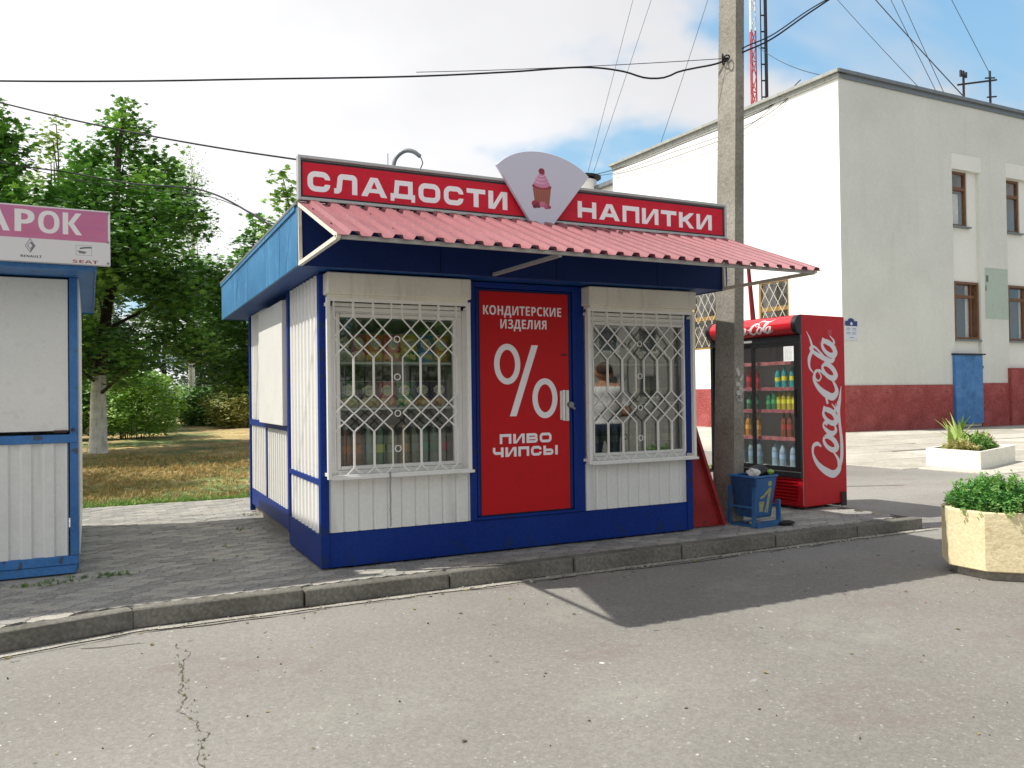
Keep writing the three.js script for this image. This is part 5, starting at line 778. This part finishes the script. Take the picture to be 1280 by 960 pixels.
// a tree: tapered trunk, limbs, clumps of leaves at the limb ends and through the crown
function tree(name, label, { x, z, y = 0, h, tr, lean = [0, 0], crown, r, clumps = 70, per = 26, cs = 0.8, cols, geo = G.maple, seed, trunk = M.bark, lime, group, sparse = 0, cone = 0.5, size = 1 }) {
  const K = thing(name, label, 'tree', [x, y, z], 0, group), R = rng(seed), top = V(lean[0], h * 0.96, lean[1]), curve = new THREE.CatmullRomCurve3([V(0, -0.1, 0), V(lean[0] * 0.15 + (R() - 0.5) * 0.1, h * 0.22, lean[1] * 0.2), V(lean[0] * 0.5 + (R() - 0.5) * 0.25, h * 0.55, lean[1] * 0.5 + (R() - 0.5) * 0.2), top]);
  const taper = (c, r0, r1, seg, rs) => { const g = new THREE.TubeGeometry(c, seg, 1, rs), p = g.attributes.position; for (let i = 0; i <= seg; i++) { const t = i / seg, ct = c.getPointAt(t), rad = (r0 * (1 - t) + r1 * t) * (1 + (r0 > 0.05 && ct.y < 1.2 ? 0.18 * Math.exp(-Math.max(0, ct.y) / 0.18) : 0)); for (let j = 0; j <= rs; j++) { const k = i * (rs + 1) + j, w = rad * (1 + 0.16 * (vnoise((j % rs) * 1.3 + seed, ct.y * 1.6, 256, 3) - 0.5)); p.setXYZ(k, ct.x + (p.getX(k) - ct.x) * w, ct.y + (p.getY(k) - ct.y) * w, ct.z + (p.getZ(k) - ct.z) * w); } } g.computeVertexNormals(); return g; };
  obj('trunk', taper(curve, tr, tr * 0.12, 24, 12), trunk, K);
  if (lime) { const low = new THREE.CatmullRomCurve3([0, 0.33, 0.66, 1].map((t) => curve.getPointAt(Math.max(0.002, t * lime / h)))); obj('whitewash', taper(low, tr * 1.06, tr * (1 - 0.88 * lime / h) * 1.06, 8, 12), M.limed, K); }
  const limbs = [], mats = [], cc = [], nL = Math.max(7, Math.round(clumps / 7)), m = new THREE.Matrix4(), q = new THREE.Quaternion(), col = new THREE.Color(), base = cols.map((c) => new THREE.Color(c));
  const spot = () => { for (;;) { const t = R(), yy = crown[0] + (crown[1] - crown[0]) * t, prof = Math.pow(Math.sin(Math.PI * Math.pow(Math.min(1, t * 0.94 + 0.03), cone)), 0.8), a = R() * 6.283, d = Math.sqrt(0.15 + 0.85 * R()) * r * prof * (0.75 + 0.5 * vnoise(a * 1.2 + seed, yy * 0.7, 256, 1)); if (R() < 0.25 + prof) return V(lean[0] * t + Math.cos(a) * d, yy, lean[1] * t + Math.sin(a) * d); } };
  for (let k = 0; k < clumps; k++) {
    const c = spot(); if (k < 4) c.set(top.x + (R() - 0.5) * 0.25, crown[1] + 0.35 - k * 0.5, top.z + (R() - 0.5) * 0.2);
    if (k < nL) { const s = curve.getPointAt(Math.min(0.95, Math.max(0.18, (c.y * 0.72) / h))); limbs.push(taper(new THREE.CatmullRomCurve3([s, s.clone().lerp(c, 0.5).add(V((R() - 0.5) * 0.3, 0.1, (R() - 0.5) * 0.3)), c]), tr * 0.26, 0.012, 6, 6)); }
    const tint = R(), big = (k < 4 ? 0.42 + k * 0.08 : 1) * cs * (0.65 + 0.6 * R()) * (1.1 - 0.5 * sstep(0.5, 1, (c.y - crown[0]) / (crown[1] - crown[0]))), n = Math.max(7, Math.round(per * big * big / (cs * cs)));
    for (let i = 0; i < n; i++) { const a = R() * 6.283, u = R() * 2 - 1, d = big * Math.pow(R(), 0.45), s = Math.sqrt(1 - u * u), px = c.x + Math.cos(a) * s * d, py = c.y + u * d * 0.62, pz = c.z + Math.sin(a) * s * d; if (sparse && R() < sparse) continue; q.setFromEuler(new THREE.Euler((R() - 0.5) * 0.7, R() * 6.283, (R() - 0.5) * 0.7)); const k2 = size * (0.75 + R() * 0.5); m.compose(V(px, py, pz), q, V(k2, k2, k2)); mats.push(m.clone()); col.copy(base[Math.floor((tint * 0.6 + R() * 0.4) * base.length) % base.length]); cc.push(col.clone().multiplyScalar(0.82 + R() * 0.36)); }
  }
  obj('limbs', limbs, trunk, K); foliage('crown', K, geo, leafM, mats, cc); return K;
}
const mapleCols = [0x578531, 0x659737, 0x75a840, 0x4c772d, 0x86b348, 0x98c052];
const PARK = 'trees on the lawn behind the kiosks';
tree('maple_tree', 'tall maple with a whitewashed trunk on the lawn between the kiosks', { x: -1.77, z: -16.2, h: 8.7, tr: 0.2, crown: [1.9, 8.55], r: 2.8, lean: [0.6, -0.5], clumps: 120, per: 23, cs: 0.66, cols: mapleCols, seed: 101, lime: 2.1, group: PARK, cone: 0.62 });
tree('maple_tree', 'tall maple rising behind the white kiosk with the pink sign', { x: -4.6, z: -14.6, h: 7.3, tr: 0.2, crown: [2.0, 7.45], r: 2.1, lean: [1.0, 0], clumps: 78, per: 23, cs: 0.66, cols: mapleCols, seed: 103, group: PARK, cone: 0.62 });
tree('maple_tree', 'lower spreading maple behind the left eave of the blue kiosk', { x: 2.3, z: -18.2, h: 6.2, tr: 0.16, crown: [1.7, 6.1], r: 2.5, clumps: 70, per: 21, cs: 0.66, cols: mapleCols, seed: 107, group: PARK, cone: 0.7 });
tree('young_tree', 'young pale green tree peeping over the blue kiosk roof', { x: 3.2, z: -15.2, h: 6.4, tr: 0.07, crown: [2.4, 6.7], r: 1.1, lean: [-0.5, 0], clumps: 30, per: 15, cs: 0.5, cols: [0x8aae48, 0x7da03e, 0x93b654], seed: 109, group: PARK, geo: G.maple2, sparse: 0.2 });
tree('pale_tree', 'thin yellowish green tree showing between the two tall maples', { x: -2.9, z: -20.5, h: 8.6, tr: 0.1, crown: [3.5, 9.0], r: 1.5, clumps: 44, per: 14, cs: 0.6, cols: [0x9db653, 0x8aa646, 0xaabf60], seed: 113, group: PARK, geo: G.maple2, sparse: 0.25 });
tree('birch_tree', 'wispy birch with a white trunk at the back of the lawn', { x: 1.75, z: -32, y: 0.1, h: 11.4, tr: 0.17, crown: [3.6, 11.8], r: 2.1, clumps: 60, per: 12, cs: 0.8, cols: [0x7a9a48, 0x88a552, 0x6c8c40], seed: 127, trunk: M.birch, group: PARK, geo: G.birch, size: 1.2, sparse: 0.25 });
tree('maple_tree', 'broad dark tree behind the shrubs at the end of the lawn', { x: -3.5, z: -30, h: 7.6, tr: 0.22, crown: [1.2, 7.8], r: 3.6, clumps: 90, per: 22, cs: 0.9, cols: [0x3f6a2a, 0x4a7530, 0x385f28], seed: 131, group: PARK, size: 1.25, cone: 0.7 });
{
  tree('maple_tree', 'leafy maple shading the lawn behind the white kiosk', { x: -6.6, z: -9.6, h: 7.6, tr: 0.2, crown: [1.8, 7.9], r: 2.5, clumps: 70, per: 20, cs: 0.7, cols: mapleCols, seed: 133, group: PARK, cone: 0.7 });
  const bg = [[-9, -48, 8, 4.2], [-3.5, -50, 8.5, 4.2], [1.5, -49, 7.8, 4.0], [6.5, -51, 8.2, 4.4], [11.5, -48, 7.5, 4.0], [-14, -44, 9, 4.4], [3.8, -42, 5.6, 2.6]];
  const lb = ['stand left of the shrubs', 'behind the whitewashed trunk', 'behind the birch', 'right of the birch', 'hidden mostly by the blue kiosk', 'behind the white kiosk', 'low one beside the birch'];
  bg.forEach(([x, z, h, r], i) => tree('dark_tree', 'dark leafy tree closing the far end of the lawn, ' + lb[i], { x, z, y: 0.15, h, tr: 0.22, crown: [0.5, h], r, clumps: 56, per: 10, cs: 1.3, cols: [0x33582a, 0x3c652c, 0x2f5026], seed: 140 + i, group: 'dark trees at the far end of the lawn', geo: G.far, cone: 0.8, size: 1.25 }));
}
// shrubs
function shrub(name, label, { x, z, y = 0, w, h, d = w, n, cols, seed, geo = G.bush, size = 1, lift = 0.25 }) {
  const K = thing(name, label, 'shrub', [x, y, z], 0, 'shrubs on the lawn'), R = rng(seed), st = [], mats = [], cc = [], q = new THREE.Quaternion(), base = cols.map((c) => new THREE.Color(c));
  for (let i = 0; i < 26; i++) { const a = R() * 6.283, e = 0.2 + R() * 0.7; st.push(rod(V(Math.cos(a) * w * 0.16, -0.05, Math.sin(a) * d * 0.16), V(Math.cos(a) * w * 0.42 * e, h * (0.45 + 0.3 * R()), Math.sin(a) * d * 0.42 * e), 0.012, 5, 0.005)); }
  obj('stems', st, M.bark, K);
  for (let i = 0; i < n; i++) { const a = R() * 6.283, t = Math.pow(R(), 0.55), yy = h * (lift + (1 - lift) * R()), f = Math.sqrt(Math.max(0, 1 - Math.pow((yy / h - 0.52) / 0.56, 2))) * (0.8 + 0.4 * vnoise(a * 2 + seed, yy * 3, 256, 2)); q.setFromEuler(new THREE.Euler((R() - 0.5), R() * 6.283, (R() - 0.5))); const s = size * (0.7 + R() * 0.6); mats.push(new THREE.Matrix4().compose(V(Math.cos(a) * w / 2 * t * f, yy, Math.sin(a) * d / 2 * t * f), q, V(s, s, s))); cc.push(base[Math.floor(R() * base.length)].clone().multiplyScalar(0.8 + R() * 0.4)); }
  foliage('foliage', K, geo, leafM, mats, cc); return K;
}
shrub('shrub', 'broad rounded green shrub beside the whitewashed maple trunk', { x: -0.75, z: -22.5, w: 2.9, h: 2.05, n: 900, cols: [0x8db548, 0x7aa63e, 0xa2c65a], seed: 201, size: 1.5, lift: 0.14 });
shrub('shrub', 'darker green shrub left of the whitewashed maple trunk', { x: -2.8, z: -22.8, w: 2.2, h: 1.8, n: 560, cols: [0x5f8a34, 0x6a9634], seed: 203, size: 1.5, lift: 0.2 });
shrub('shrub', 'low green shrub at the foot of the birch', { x: 2.2, z: -31.2, y: 0.1, w: 3.2, h: 1.5, n: 620, cols: [0x5f9034, 0x6f9c3c], seed: 205, size: 1.9, lift: 0.1 });
shrub('shrub', 'olive yellow shrub next to the left wall of the blue kiosk', { x: 3.3, z: -28.5, y: 0.1, w: 2.6, h: 1.5, n: 560, cols: [0x9a9a48, 0xa8a850, 0x8a9444], seed: 207, size: 1.7, lift: 0.08 });
// grass: dry tufts over the lawn, green along the paving
{
  const R = rng(301), v = []; for (let k = 0; k < 16; k++) { const a = R() * 6.283, d = R() * 0.05, x = Math.cos(a) * d, z = Math.sin(a) * d, h = 0.025 + R() * 0.035, lx = (R() - 0.5) * 0.06, lz = (R() - 0.5) * 0.06, w = 0.0035, c = Math.cos(a + 1.5) * w, s = Math.sin(a + 1.5) * w; v.push(x - c, 0, z - s, x + c, 0, z + s, x + lx * 0.4 + c * 0.7, h * 0.6, z + lz * 0.4 + s * 0.7, x - c, 0, z - s, x + lx * 0.4 + c * 0.7, h * 0.6, z + lz * 0.4 + s * 0.7, x + lx * 0.4 - c * 0.7, h * 0.6, z + lz * 0.4 - s * 0.7, x + lx * 0.4 - c * 0.7, h * 0.6, z + lz * 0.4 - s * 0.7, x + lx * 0.4 + c * 0.7, h * 0.6, z + lz * 0.4 + s * 0.7, x + lx, h, z + lz); }
  const g = new THREE.BufferGeometry(); g.setAttribute('position', new THREE.Float32BufferAttribute(v, 3)); g.computeVertexNormals();
  const fill = (name, label, n, pick, cols) => { const mats = [], cc = [], base = cols.map((c) => new THREE.Color(c)), q = new THREE.Quaternion(); for (let i = 0; i < n; i++) { const [x, y, z, s] = pick(); q.setFromEuler(new THREE.Euler(0, R() * 6.283, 0)); mats.push(new THREE.Matrix4().compose(V(x, y, z), q, V(s, s * (0.7 + R() * 0.6), s))); cc.push(base[Math.floor(R() * base.length)].clone().multiplyScalar(0.75 + R() * 0.5)); } const o = foliage(name, scene, g, leafMat(0xffffff, 0.2), mats, cc); o.name = numbered(name); return tag(o, label, 'grass', null, 'stuff'); };
  fill('green_grass', 'short green grass fringing the paving behind the kiosks', 5200, () => { const x = -4 + R() * 6.6, w = vnoise(x * 2.2 + 80, 3, 256, 5); return [x, -0.05, -5.17 - Math.pow(R(), 1.6) * (0.25 + 0.75 * w), 0.8 + R() * 0.7]; }, [0x6d9a35, 0x7da840, 0x5c8830, 0x9aa850]);
  fill('dry_grass', 'dry straw coloured grass covering the lawn', 26000, () => { const z = -5.3 - Math.pow(R(), 1.5) * 20, x = -5 + R() * 10; return [x, -0.06 + sstep(-5.3, -6.2, z) * 0.02, z, 0.9 + R() * 0.8]; }, [0xb39a5c, 0xa48d52, 0xc2aa6c, 0x8f8c48, 0x9c8a50]);
  const spots = [[-1.62, -0.66], [-1.5, -0.7], [-1.78, -0.62], [-1.9, -0.58], [-1.35, -0.6], [-0.4, -1.5], [-0.2, -2.4], [0.02, -3.4], [-0.55, -0.9], [-2.1, -0.55]];
  fill('joint_weeds', 'small weeds growing in the paving joints by the kiosks', 90, () => { const [a, b] = spots[Math.floor(Math.pow(R(), 1.8) * spots.length)]; return [a + (R() - 0.5) * 0.3, -0.006, b + (R() - 0.5) * 0.16, 0.35 + R() * 0.4]; }, [0x5f7f35, 0x6f8f3c, 0x4f6f2f]);
  fill('crack_moss', 'tufts of moss and weed in the asphalt crack', 60, () => { const z = 1.2 + R() * 2.1; return [-1.12 + (R() - 0.5) * 0.05, ROAD, z, 0.12 + R() * 0.14]; }, [0x8a8a58, 0x7a8048]);
}
// planter plants
{
  const R = rng(411), K = thing('bushy_plant', 'dense feathery bright green plant filling the yellow planter', 'plant', [4.87, 0.3, 2.19]), mats = [], cc = [], q = new THREE.Quaternion(), base = [0x4a8c30, 0x559a38, 0x3c7828, 0x68a844].map((c) => new THREE.Color(c)), st = [];
  for (let i = 0; i < 2000; i++) { const a = R() * 6.283, d = Math.sqrt(R()) * 0.31, hh = (0.13 + 0.14 * Math.pow(vnoise(Math.cos(a) * d * 13 + 50, Math.sin(a) * d * 13 + 50, 256, 3), 1.4)) * Math.sqrt(Math.max(0.05, 1 - Math.pow(d / 0.345, 3))), y = 0.06 + hh * (0.45 + 0.55 * Math.sqrt(R())); q.setFromEuler(new THREE.Euler((R() - 0.5) * 1.4, R() * 6.283, (R() - 0.5) * 1.4)); const s = 0.5 + R() * 0.45; mats.push(new THREE.Matrix4().compose(V(Math.cos(a) * d, y, Math.sin(a) * d), q, V(s, s, s))); cc.push(base[Math.floor(R() * 4)].clone().multiplyScalar(0.8 + R() * 0.4)); }
  for (let i = 0; i < 90; i++) { const a = R() * 6.283, d = 0.08 + R() * 0.3, y = 0.17 + R() * 0.17 * (1 - d) + (d > 0.3 ? -0.05 : 0.05); for (let j = 0; j < 3; j++) { q.setFromEuler(new THREE.Euler((R() - 0.5) * 1.4, R() * 6.283, (R() - 0.5) * 1.4)); const s = 0.35 + R() * 0.4; mats.push(new THREE.Matrix4().compose(V(Math.cos(a) * d, y - j * 0.035, Math.sin(a) * d), q, V(s, s, s))); cc.push(new THREE.Color([0x86b850, 0x5c9a3a, 0x9ab866][j]).multiplyScalar(0.85 + R() * 0.3)); } }
  for (let i = 0; i < 40; i++) { const a = R() * 6.283, d = R() * 0.28; st.push(rod(V(Math.cos(a) * d * 0.7, 0.03, Math.sin(a) * d * 0.7), V(Math.cos(a) * d, 0.22, Math.sin(a) * d), 0.003, 4)); }
  obj('stems', st, plain(0x4f7a34, 0.8), K); foliage('foliage', K, G.fern, leafM, mats, cc);
  // upright sword-leaved plants in the white planter
  const sword = (h, w, bend, seed) => { const r = rng(seed), v = [], n = 6; const pt = (t, s) => [s * w * Math.sin(Math.PI * Math.min(1, t * 0.85 + 0.15)) * (1 - 0.55 * t), h * t, bend * t * t + Math.abs(s) * 0.012]; for (let i = 0; i < n; i++) for (const s of [-1, 1]) { const a = pt(i / n, 0), b = pt(i / n, s), c = pt((i + 1) / n, s), d = pt((i + 1) / n, 0); v.push(...a, ...b, ...c, ...a, ...c, ...d); } const g = new THREE.BufferGeometry(); g.setAttribute('position', new THREE.Float32BufferAttribute(v, 3)); g.computeVertexNormals(); return g; };
  const lg = leafMat(0xa3b860, 0.3), lg2 = leafMat(0x8aa845, 0.3), lg3 = leafMat(0xc2bd78, 0.25);
  const clumps = [[12.95, -3.75, 0.6, 15, lg, 0.13, 'tall pale sword-leaved plant at the back of the white planter'], [13.6, -3.85, 0.46, 18, lg2, 0.22, 'spreading sword-leaved plant in the middle of the white planter'], [13.3, -4.0, 0.7, 9, lg2, 0.07, 'single tall upright shoot in the white planter']];
  clumps.forEach(([x, z, h, n, m, sp, label], ci) => { const S = thing('sword_plant', label, 'plant', [x, 0.16, z], 0, 'plants in the white planter'); for (let i = 0; i < n; i++) { const o = shared('leaf', sword(h * (0.5 + 0.55 * R()), 0.05 + R() * 0.03, 0.1 + R() * 0.4, i + ci * 40), m, S, [(R() - 0.5) * sp * 2, 0, (R() - 0.5) * sp * 2], R() * 6.283); } });
  const low = (name, label, x, z, w, hgt, n, cols, seed) => { const S = thing(name, label, 'plant', [x, 0.18, z], 0, 'plants in the white planter'), r2 = rng(seed), mm = [], c2 = []; for (let i = 0; i < n; i++) { const a = r2() * 6.283, d = Math.sqrt(r2()) * w; q.setFromEuler(new THREE.Euler((r2() - 0.5) * 1.3, r2() * 6.283, (r2() - 0.5) * 1.3)); mm.push(new THREE.Matrix4().compose(V(Math.cos(a) * d, hgt * r2() * (1 - d / w * 0.6), Math.sin(a) * d * 0.7), q, V(1, 1, 1).multiplyScalar(0.8 + r2() * 0.8))); c2.push(new THREE.Color(cols[Math.floor(r2() * cols.length)]).multiplyScalar(0.8 + r2() * 0.4)); } foliage('foliage', S, G.fern, leafM, mm, c2); };
  low('low_plant', 'low bright green plant among the sword leaves of the white planter', 13.4, -3.75, 0.45, 0.35, 260, [0x6a9a38, 0x7aa840, 0x5c8c30], 7); low('low_plant', 'dry straw coloured plant at the near corner of the white planter', 12.8, -3.6, 0.35, 0.22, 220, [0xb8b270, 0xa8a860, 0xc4be80], 8); low('low_plant', 'reddish withered plant at the far corner of the white planter', 14.0, -4.0, 0.25, 0.3, 130, [0xa08a68, 0x8a7a58, 0xa06a5a], 9);
}
// grit and dry leaves on the ground
{
  const R = rng(521), o = leafShape('oval'), v = []; const P = o.map(([x, y]) => [x, Math.abs(x) * 0.5 + 0.2 * (y - 0.5) * (y - 0.5), y - 0.5]), c = [0, 0.02, 0]; for (let i = 0; i < P.length; i++) v.push(...c, ...P[i], ...P[(i + 1) % P.length]);
  const g = new THREE.BufferGeometry(); g.setAttribute('position', new THREE.Float32BufferAttribute(v, 3)); g.computeVertexNormals(); const mats = [], cc = [], q = new THREE.Quaternion();
  for (let i = 0; i < 150; i++) { const near = R() < 0.45, x = -3.5 + R() * 10, z = near ? 0.58 + R() * 0.16 : R() < 0.6 ? 0.7 + R() * 3.4 : -4.9 + R() * 5.2, s = 0.012 + R() * 0.03; if (z < 0.5 && x > -0.3 && x < 4) continue; q.setFromEuler(new THREE.Euler((R() - 0.5) * 0.5, R() * 6.283, (R() - 0.5) * 0.5)); mats.push(new THREE.Matrix4().compose(V(x, (z > 0.5 ? ROAD : 0.002) + 0.003, z + (z > 0.5 ? bend(x) : 0)), q, V(s, s, s))); cc.push(new THREE.Color([0x6a5a3a, 0x8a7a4c, 0x55503c, 0x7a8048][Math.floor(R() * 4)])); }
  const l = foliage('fallen_leaves', scene, g, plain(0xffffff, 0.9), mats, cc); l.name = numbered('fallen_leaves'); tag(l, 'small dry fallen leaves scattered over the road and paving', 'leaves', null, 'stuff');
}
{
  const R = rng(511), g = new THREE.IcosahedronGeometry(1, 0), mats = [], cc = [], q = new THREE.Quaternion();
  for (let i = 0; i < 900; i++) { const x = -4 + R() * 11, z = 0.6 + Math.pow(R(), 1.3) * 4.6, s = 0.0015 + Math.pow(R(), 4) * 0.006; q.setFromEuler(new THREE.Euler(R() * 3, R() * 3, R() * 3)); mats.push(new THREE.Matrix4().compose(V(x, ROAD + s * 0.4, z), q, V(s * 1.3, s * 0.7, s))); const t = R(); cc.push(new THREE.Color(t < 0.45 ? 0x4a4844 : t < 0.8 ? 0x9b968c : t < 0.95 ? 0xc8c4ba : 0x8a5a48)); }
  for (let i = 0; i < 500; i++) { const x = -5 + R() * 11, z = 0.575 + R() * 0.11, s = 0.003 + Math.pow(R(), 3) * 0.012; q.setFromEuler(new THREE.Euler(R() * 3, R() * 3, R() * 3)); mats.push(new THREE.Matrix4().compose(V(x, ROAD + s * 0.4, z), q, V(s * 1.3, s * 0.7, s))); cc.push(new THREE.Color(R() < 0.5 ? 0x77736a : 0xa39d90)); }
  const o = foliage('road_grit', scene, g, plain(0xffffff, 0.95), mats, cc); o.name = numbered('road_grit'); tag(o, 'loose grit and chippings scattered over the asphalt', 'grit', null, 'stuff');
}
// ---------- what the kiosk panes mirror: a passer-by, a block of flats and trees across the road ----------
{
  const cap = (p, a, b, ra, rb) => { const ab = b.clone().sub(a), t = Math.max(0, Math.min(1, p.clone().sub(a).dot(ab) / ab.lengthSq())); return p.distanceTo(a.clone().addScaledVector(ab, t)) - (ra + (rb - ra) * t); };
  function blend(bones, res, c, half, k) {
    const mc = new MarchingCubes(res, new THREE.MeshBasicMaterial(), false, false, 200000); mc.isolation = 0; const P = V(0, 0, 0);
    for (let z = 0, i = 0; z < res; z++) for (let y = 0; y < res; y++) for (let x = 0; x < res; x++, i++) { P.set(c.x + ((x - res / 2) / (res / 2)) * half, c.y + ((y - res / 2) / (res / 2)) * half, c.z + ((z - res / 2) / (res / 2)) * half); let s = 0, mn = 1e9; const ds = bones.map((b) => { const d = cap(P, b[0], b[1], b[2], b[3]); if (d < mn) mn = d; return d; }); if (mn < 0.08) { for (const d of ds) s += Math.exp(-(d - mn) / k); mn -= k * Math.log(s); } mc.field[i] = -mn; }
    mc.update(); const g = new THREE.BufferGeometry(), n = mc.count; const ps = new Float32Array(mc.positionArray.subarray(0, n * 3)), ns = new Float32Array(mc.normalArray.subarray(0, n * 3)); for (let i = 0; i < n; i++) { ps[i * 3] = c.x + ps[i * 3] * half; ps[i * 3 + 1] = c.y + ps[i * 3 + 1] * half; ps[i * 3 + 2] = c.z + ps[i * 3 + 2] * half; }
    g.setAttribute('position', new THREE.BufferAttribute(ps, 3)); g.setAttribute('normal', new THREE.BufferAttribute(ns, 3)); return g;
  }
  const b = (ax, ay, az, bx, by, bz, r0, r1) => [V(ax, ay, az), V(bx, by, bz), r0, r1];
  // standing with weight on one leg, arms bent in front, looking down at the hands; faces +z
  const torso = [b(0, 1.02, 0, 0, 1.2, -0.01, 0.135, 0.13), b(-0.06, 1.18, -0.01, -0.06, 1.38, -0.02, 0.12, 0.12), b(0.06, 1.18, -0.01, 0.06, 1.38, -0.02, 0.12, 0.12), b(-0.15, 1.43, -0.02, 0.15, 1.43, -0.02, 0.075, 0.075), b(0, 1.44, -0.02, 0, 1.56, 0.01, 0.056, 0.052),
    b(-0.08, 0.95, 0, 0.08, 0.95, 0, 0.13, 0.13), b(-0.09, 0.92, 0, -0.11, 0.52, 0.02, 0.095, 0.062), b(-0.11, 0.52, 0.02, -0.12, 0.09, -0.02, 0.06, 0.042), b(-0.12, 0.05, -0.04, -0.14, 0.035, 0.16, 0.04, 0.035), b(0.09, 0.92, 0, 0.13, 0.52, 0.06, 0.095, 0.062), b(0.13, 0.52, 0.06, 0.16, 0.09, 0.02, 0.06, 0.042), b(0.16, 0.05, 0.0, 0.2, 0.035, 0.2, 0.04, 0.035)];
  const arms = []; for (const s of [-1, 1]) arms.push(b(s * 0.19, 1.41, -0.02, s * 0.26, 1.14, -0.03, 0.058, 0.046), b(s * 0.26, 1.14, -0.03, s * 0.15, 1.06, 0.2, 0.043, 0.03));
  const hands = []; for (const s of [-1, 1]) { const w = V(s * 0.15, 1.06, 0.2), pm = V(s * 0.12, 1.06, 0.28); hands.push([w, pm, 0.03, 0.036]); for (let f = 0; f < 4; f++) { const r0 = V(s * (0.145 - f * 0.017), 1.075 - f * 0.012, 0.305), k = 0.035 + [0, 0.008, 0.005, -0.006][f], r1 = r0.clone().add(V(-s * 0.02, 0.004, k)), r2 = r1.clone().add(V(-s * 0.026, -0.012, k * 0.45)); hands.push([r0, r1, 0.0095, 0.009], [r1, r2, 0.009, 0.008]); } const t0 = V(s * 0.105, 1.085, 0.255), t1 = V(s * 0.075, 1.105, 0.29); hands.push([t0, t1, 0.011, 0.0095], [t1, V(s * 0.055, 1.105, 0.32), 0.0095, 0.008]); }
  const body = blend([...torso, ...arms], 96, V(0, 0.82, 0.06), 0.88, 0.022), hg = hands.length ? blend(hands, 72, V(0, 1.07, 0.27), 0.21, 0.005) : null;
  const head = blend([b(0, 1.66, -0.02, 0, 1.7, 0.0, 0.092, 0.09), b(0, 1.6, 0.03, 0, 1.64, 0.04, 0.06, 0.07), b(0, 1.565, 0.075, 0, 1.58, 0.07, 0.028, 0.03), b(0, 1.655, 0.1, 0, 1.62, 0.122, 0.012, 0.017), b(-0.03, 1.678, 0.085, 0.03, 1.678, 0.085, 0.016, 0.016), b(-0.02, 1.59, 0.098, 0.02, 1.59, 0.098, 0.01, 0.01), b(-0.098, 1.66, -0.005, -0.1, 1.62, 0.0, 0.016, 0.011), b(0.098, 1.66, -0.005, 0.1, 1.62, 0.0, 0.016, 0.011), b(0, 1.5, 0.0, 0, 1.6, 0.0, 0.052, 0.055)], 64, V(0, 1.62, 0.02), 0.2, 0.016);
  const paint = (g, fn) => { const p = g.attributes.position, c = new Float32Array(p.count * 3), q = new THREE.Color(); for (let i = 0; i < p.count; i++) { q.set(fn(p.getX(i), p.getY(i), p.getZ(i))); c.set([q.r, q.g, q.b], i * 3); } g.setAttribute('color', new THREE.BufferAttribute(c, 3)); return g; };
  const SK = 0xb98a6c; paint(body, (x, y, z) => (y < 0.075 ? 0x3a3430 : y < 1.0 ? 0x2c3a58 : (Math.abs(x) > 0.2 && y < 1.22) || z > 0.15 || y > 1.47 ? SK : 0xf2f1ee)); paint(hg, () => SK); paint(head, (x, y, z) => (z > 0.085 && Math.abs(y - 1.66) < 0.009 && Math.abs(Math.abs(x) - 0.034) < 0.014 ? 0x2c2220 : z > 0.09 && Math.abs(y - 1.588) < 0.005 && Math.abs(x) < 0.024 ? 0x8e5a4e : SK));
  const K = thing('person', 'person in a white shirt and dark jeans standing by the road', 'person', [4.62, ROAD, 3.08], 0.35);
  obj('body', [body, hg, head], new THREE.MeshStandardMaterial({ vertexColors: true, roughness: 0.85, side: THREE.DoubleSide }), K);
  const hair = new THREE.SphereGeometry(0.108, 24, 16, 0, 6.283, 0, 1.75).scale(0.93, 1.0, 1.02), hp = hair.attributes.position; for (let i = 0; i < hp.count; i++) { const k = 1 + 0.03 * (vnoise(hp.getX(i) * 60 + 9, hp.getZ(i) * 60 + 9, 256, 1) - 0.5); hp.setXYZ(i, hp.getX(i) * k, hp.getY(i) * k, hp.getZ(i) * k); } hair.computeVertexNormals(); obj('hair', hair.rotateX(-0.35).translate(0, 1.682, -0.018), plain(0x4e382c, 0.9), K); K.scale.set(1.16, 1.06, 1.16);
}
{
  const K = thing('apartment_block', 'grey panel block of flats across the road from the kiosk', 'building', [13, ROAD, 36]), W = 42, H = 15;
  const holes = []; for (let f = 0; f < 5; f++) for (let i = 0; i < 14; i++) holes.push([1.0 + i * 3, 2.5 + i * 3, 1.1 + f * 2.9, 2.6 + f * 2.9]);
  obj('facade', holedWall(W, 0, H, holes, 0.3).rotateY(Math.PI).translate(W, 0, 0), worn(0xb9b6ae, { size: 4, grain: 14, blot: 18, seed: 95, rough: 0.95 }), K);
  obj('rear_core', box(0, W, 0, H - 0.1, 0.6, 11), M.interior, K);
  for (const [a, b, c, d] of holes) { const w = sub('window', K); obj('frame', frameGeo(W - b + 0.002, W - a - 0.002, c + 0.002, d - 0.002, 0.12, 0.2, 0.09, 0), M.whiteClean, w); obj('pane', box(W - b + 0.08, W - a - 0.08, c + 0.08, d - 0.08, 0.15, 0.156), M.glass, w); }
}
[[6, 26, 9, 3.4], [11.5, 24, 8, 3.0], [0.5, 28, 10, 3.6]].forEach(([x, z, h, r], i) => tree('street_tree', ['leafy street tree opposite the kiosk door', 'leafy street tree opposite the right kiosk window', 'leafy street tree opposite the left kiosk window'][i], { x, z, y: ROAD, h, tr: 0.18, crown: [2.2, h], r, clumps: 50, per: 14, cs: 1.0, cols: mapleCols, seed: 610 + i, geo: G.far, group: 'trees across the road' }));

scene.traverse((o) => { if (o.isMesh) { o.castShadow = true; o.receiveShadow = true; } });
renderer.render(scene, camera);
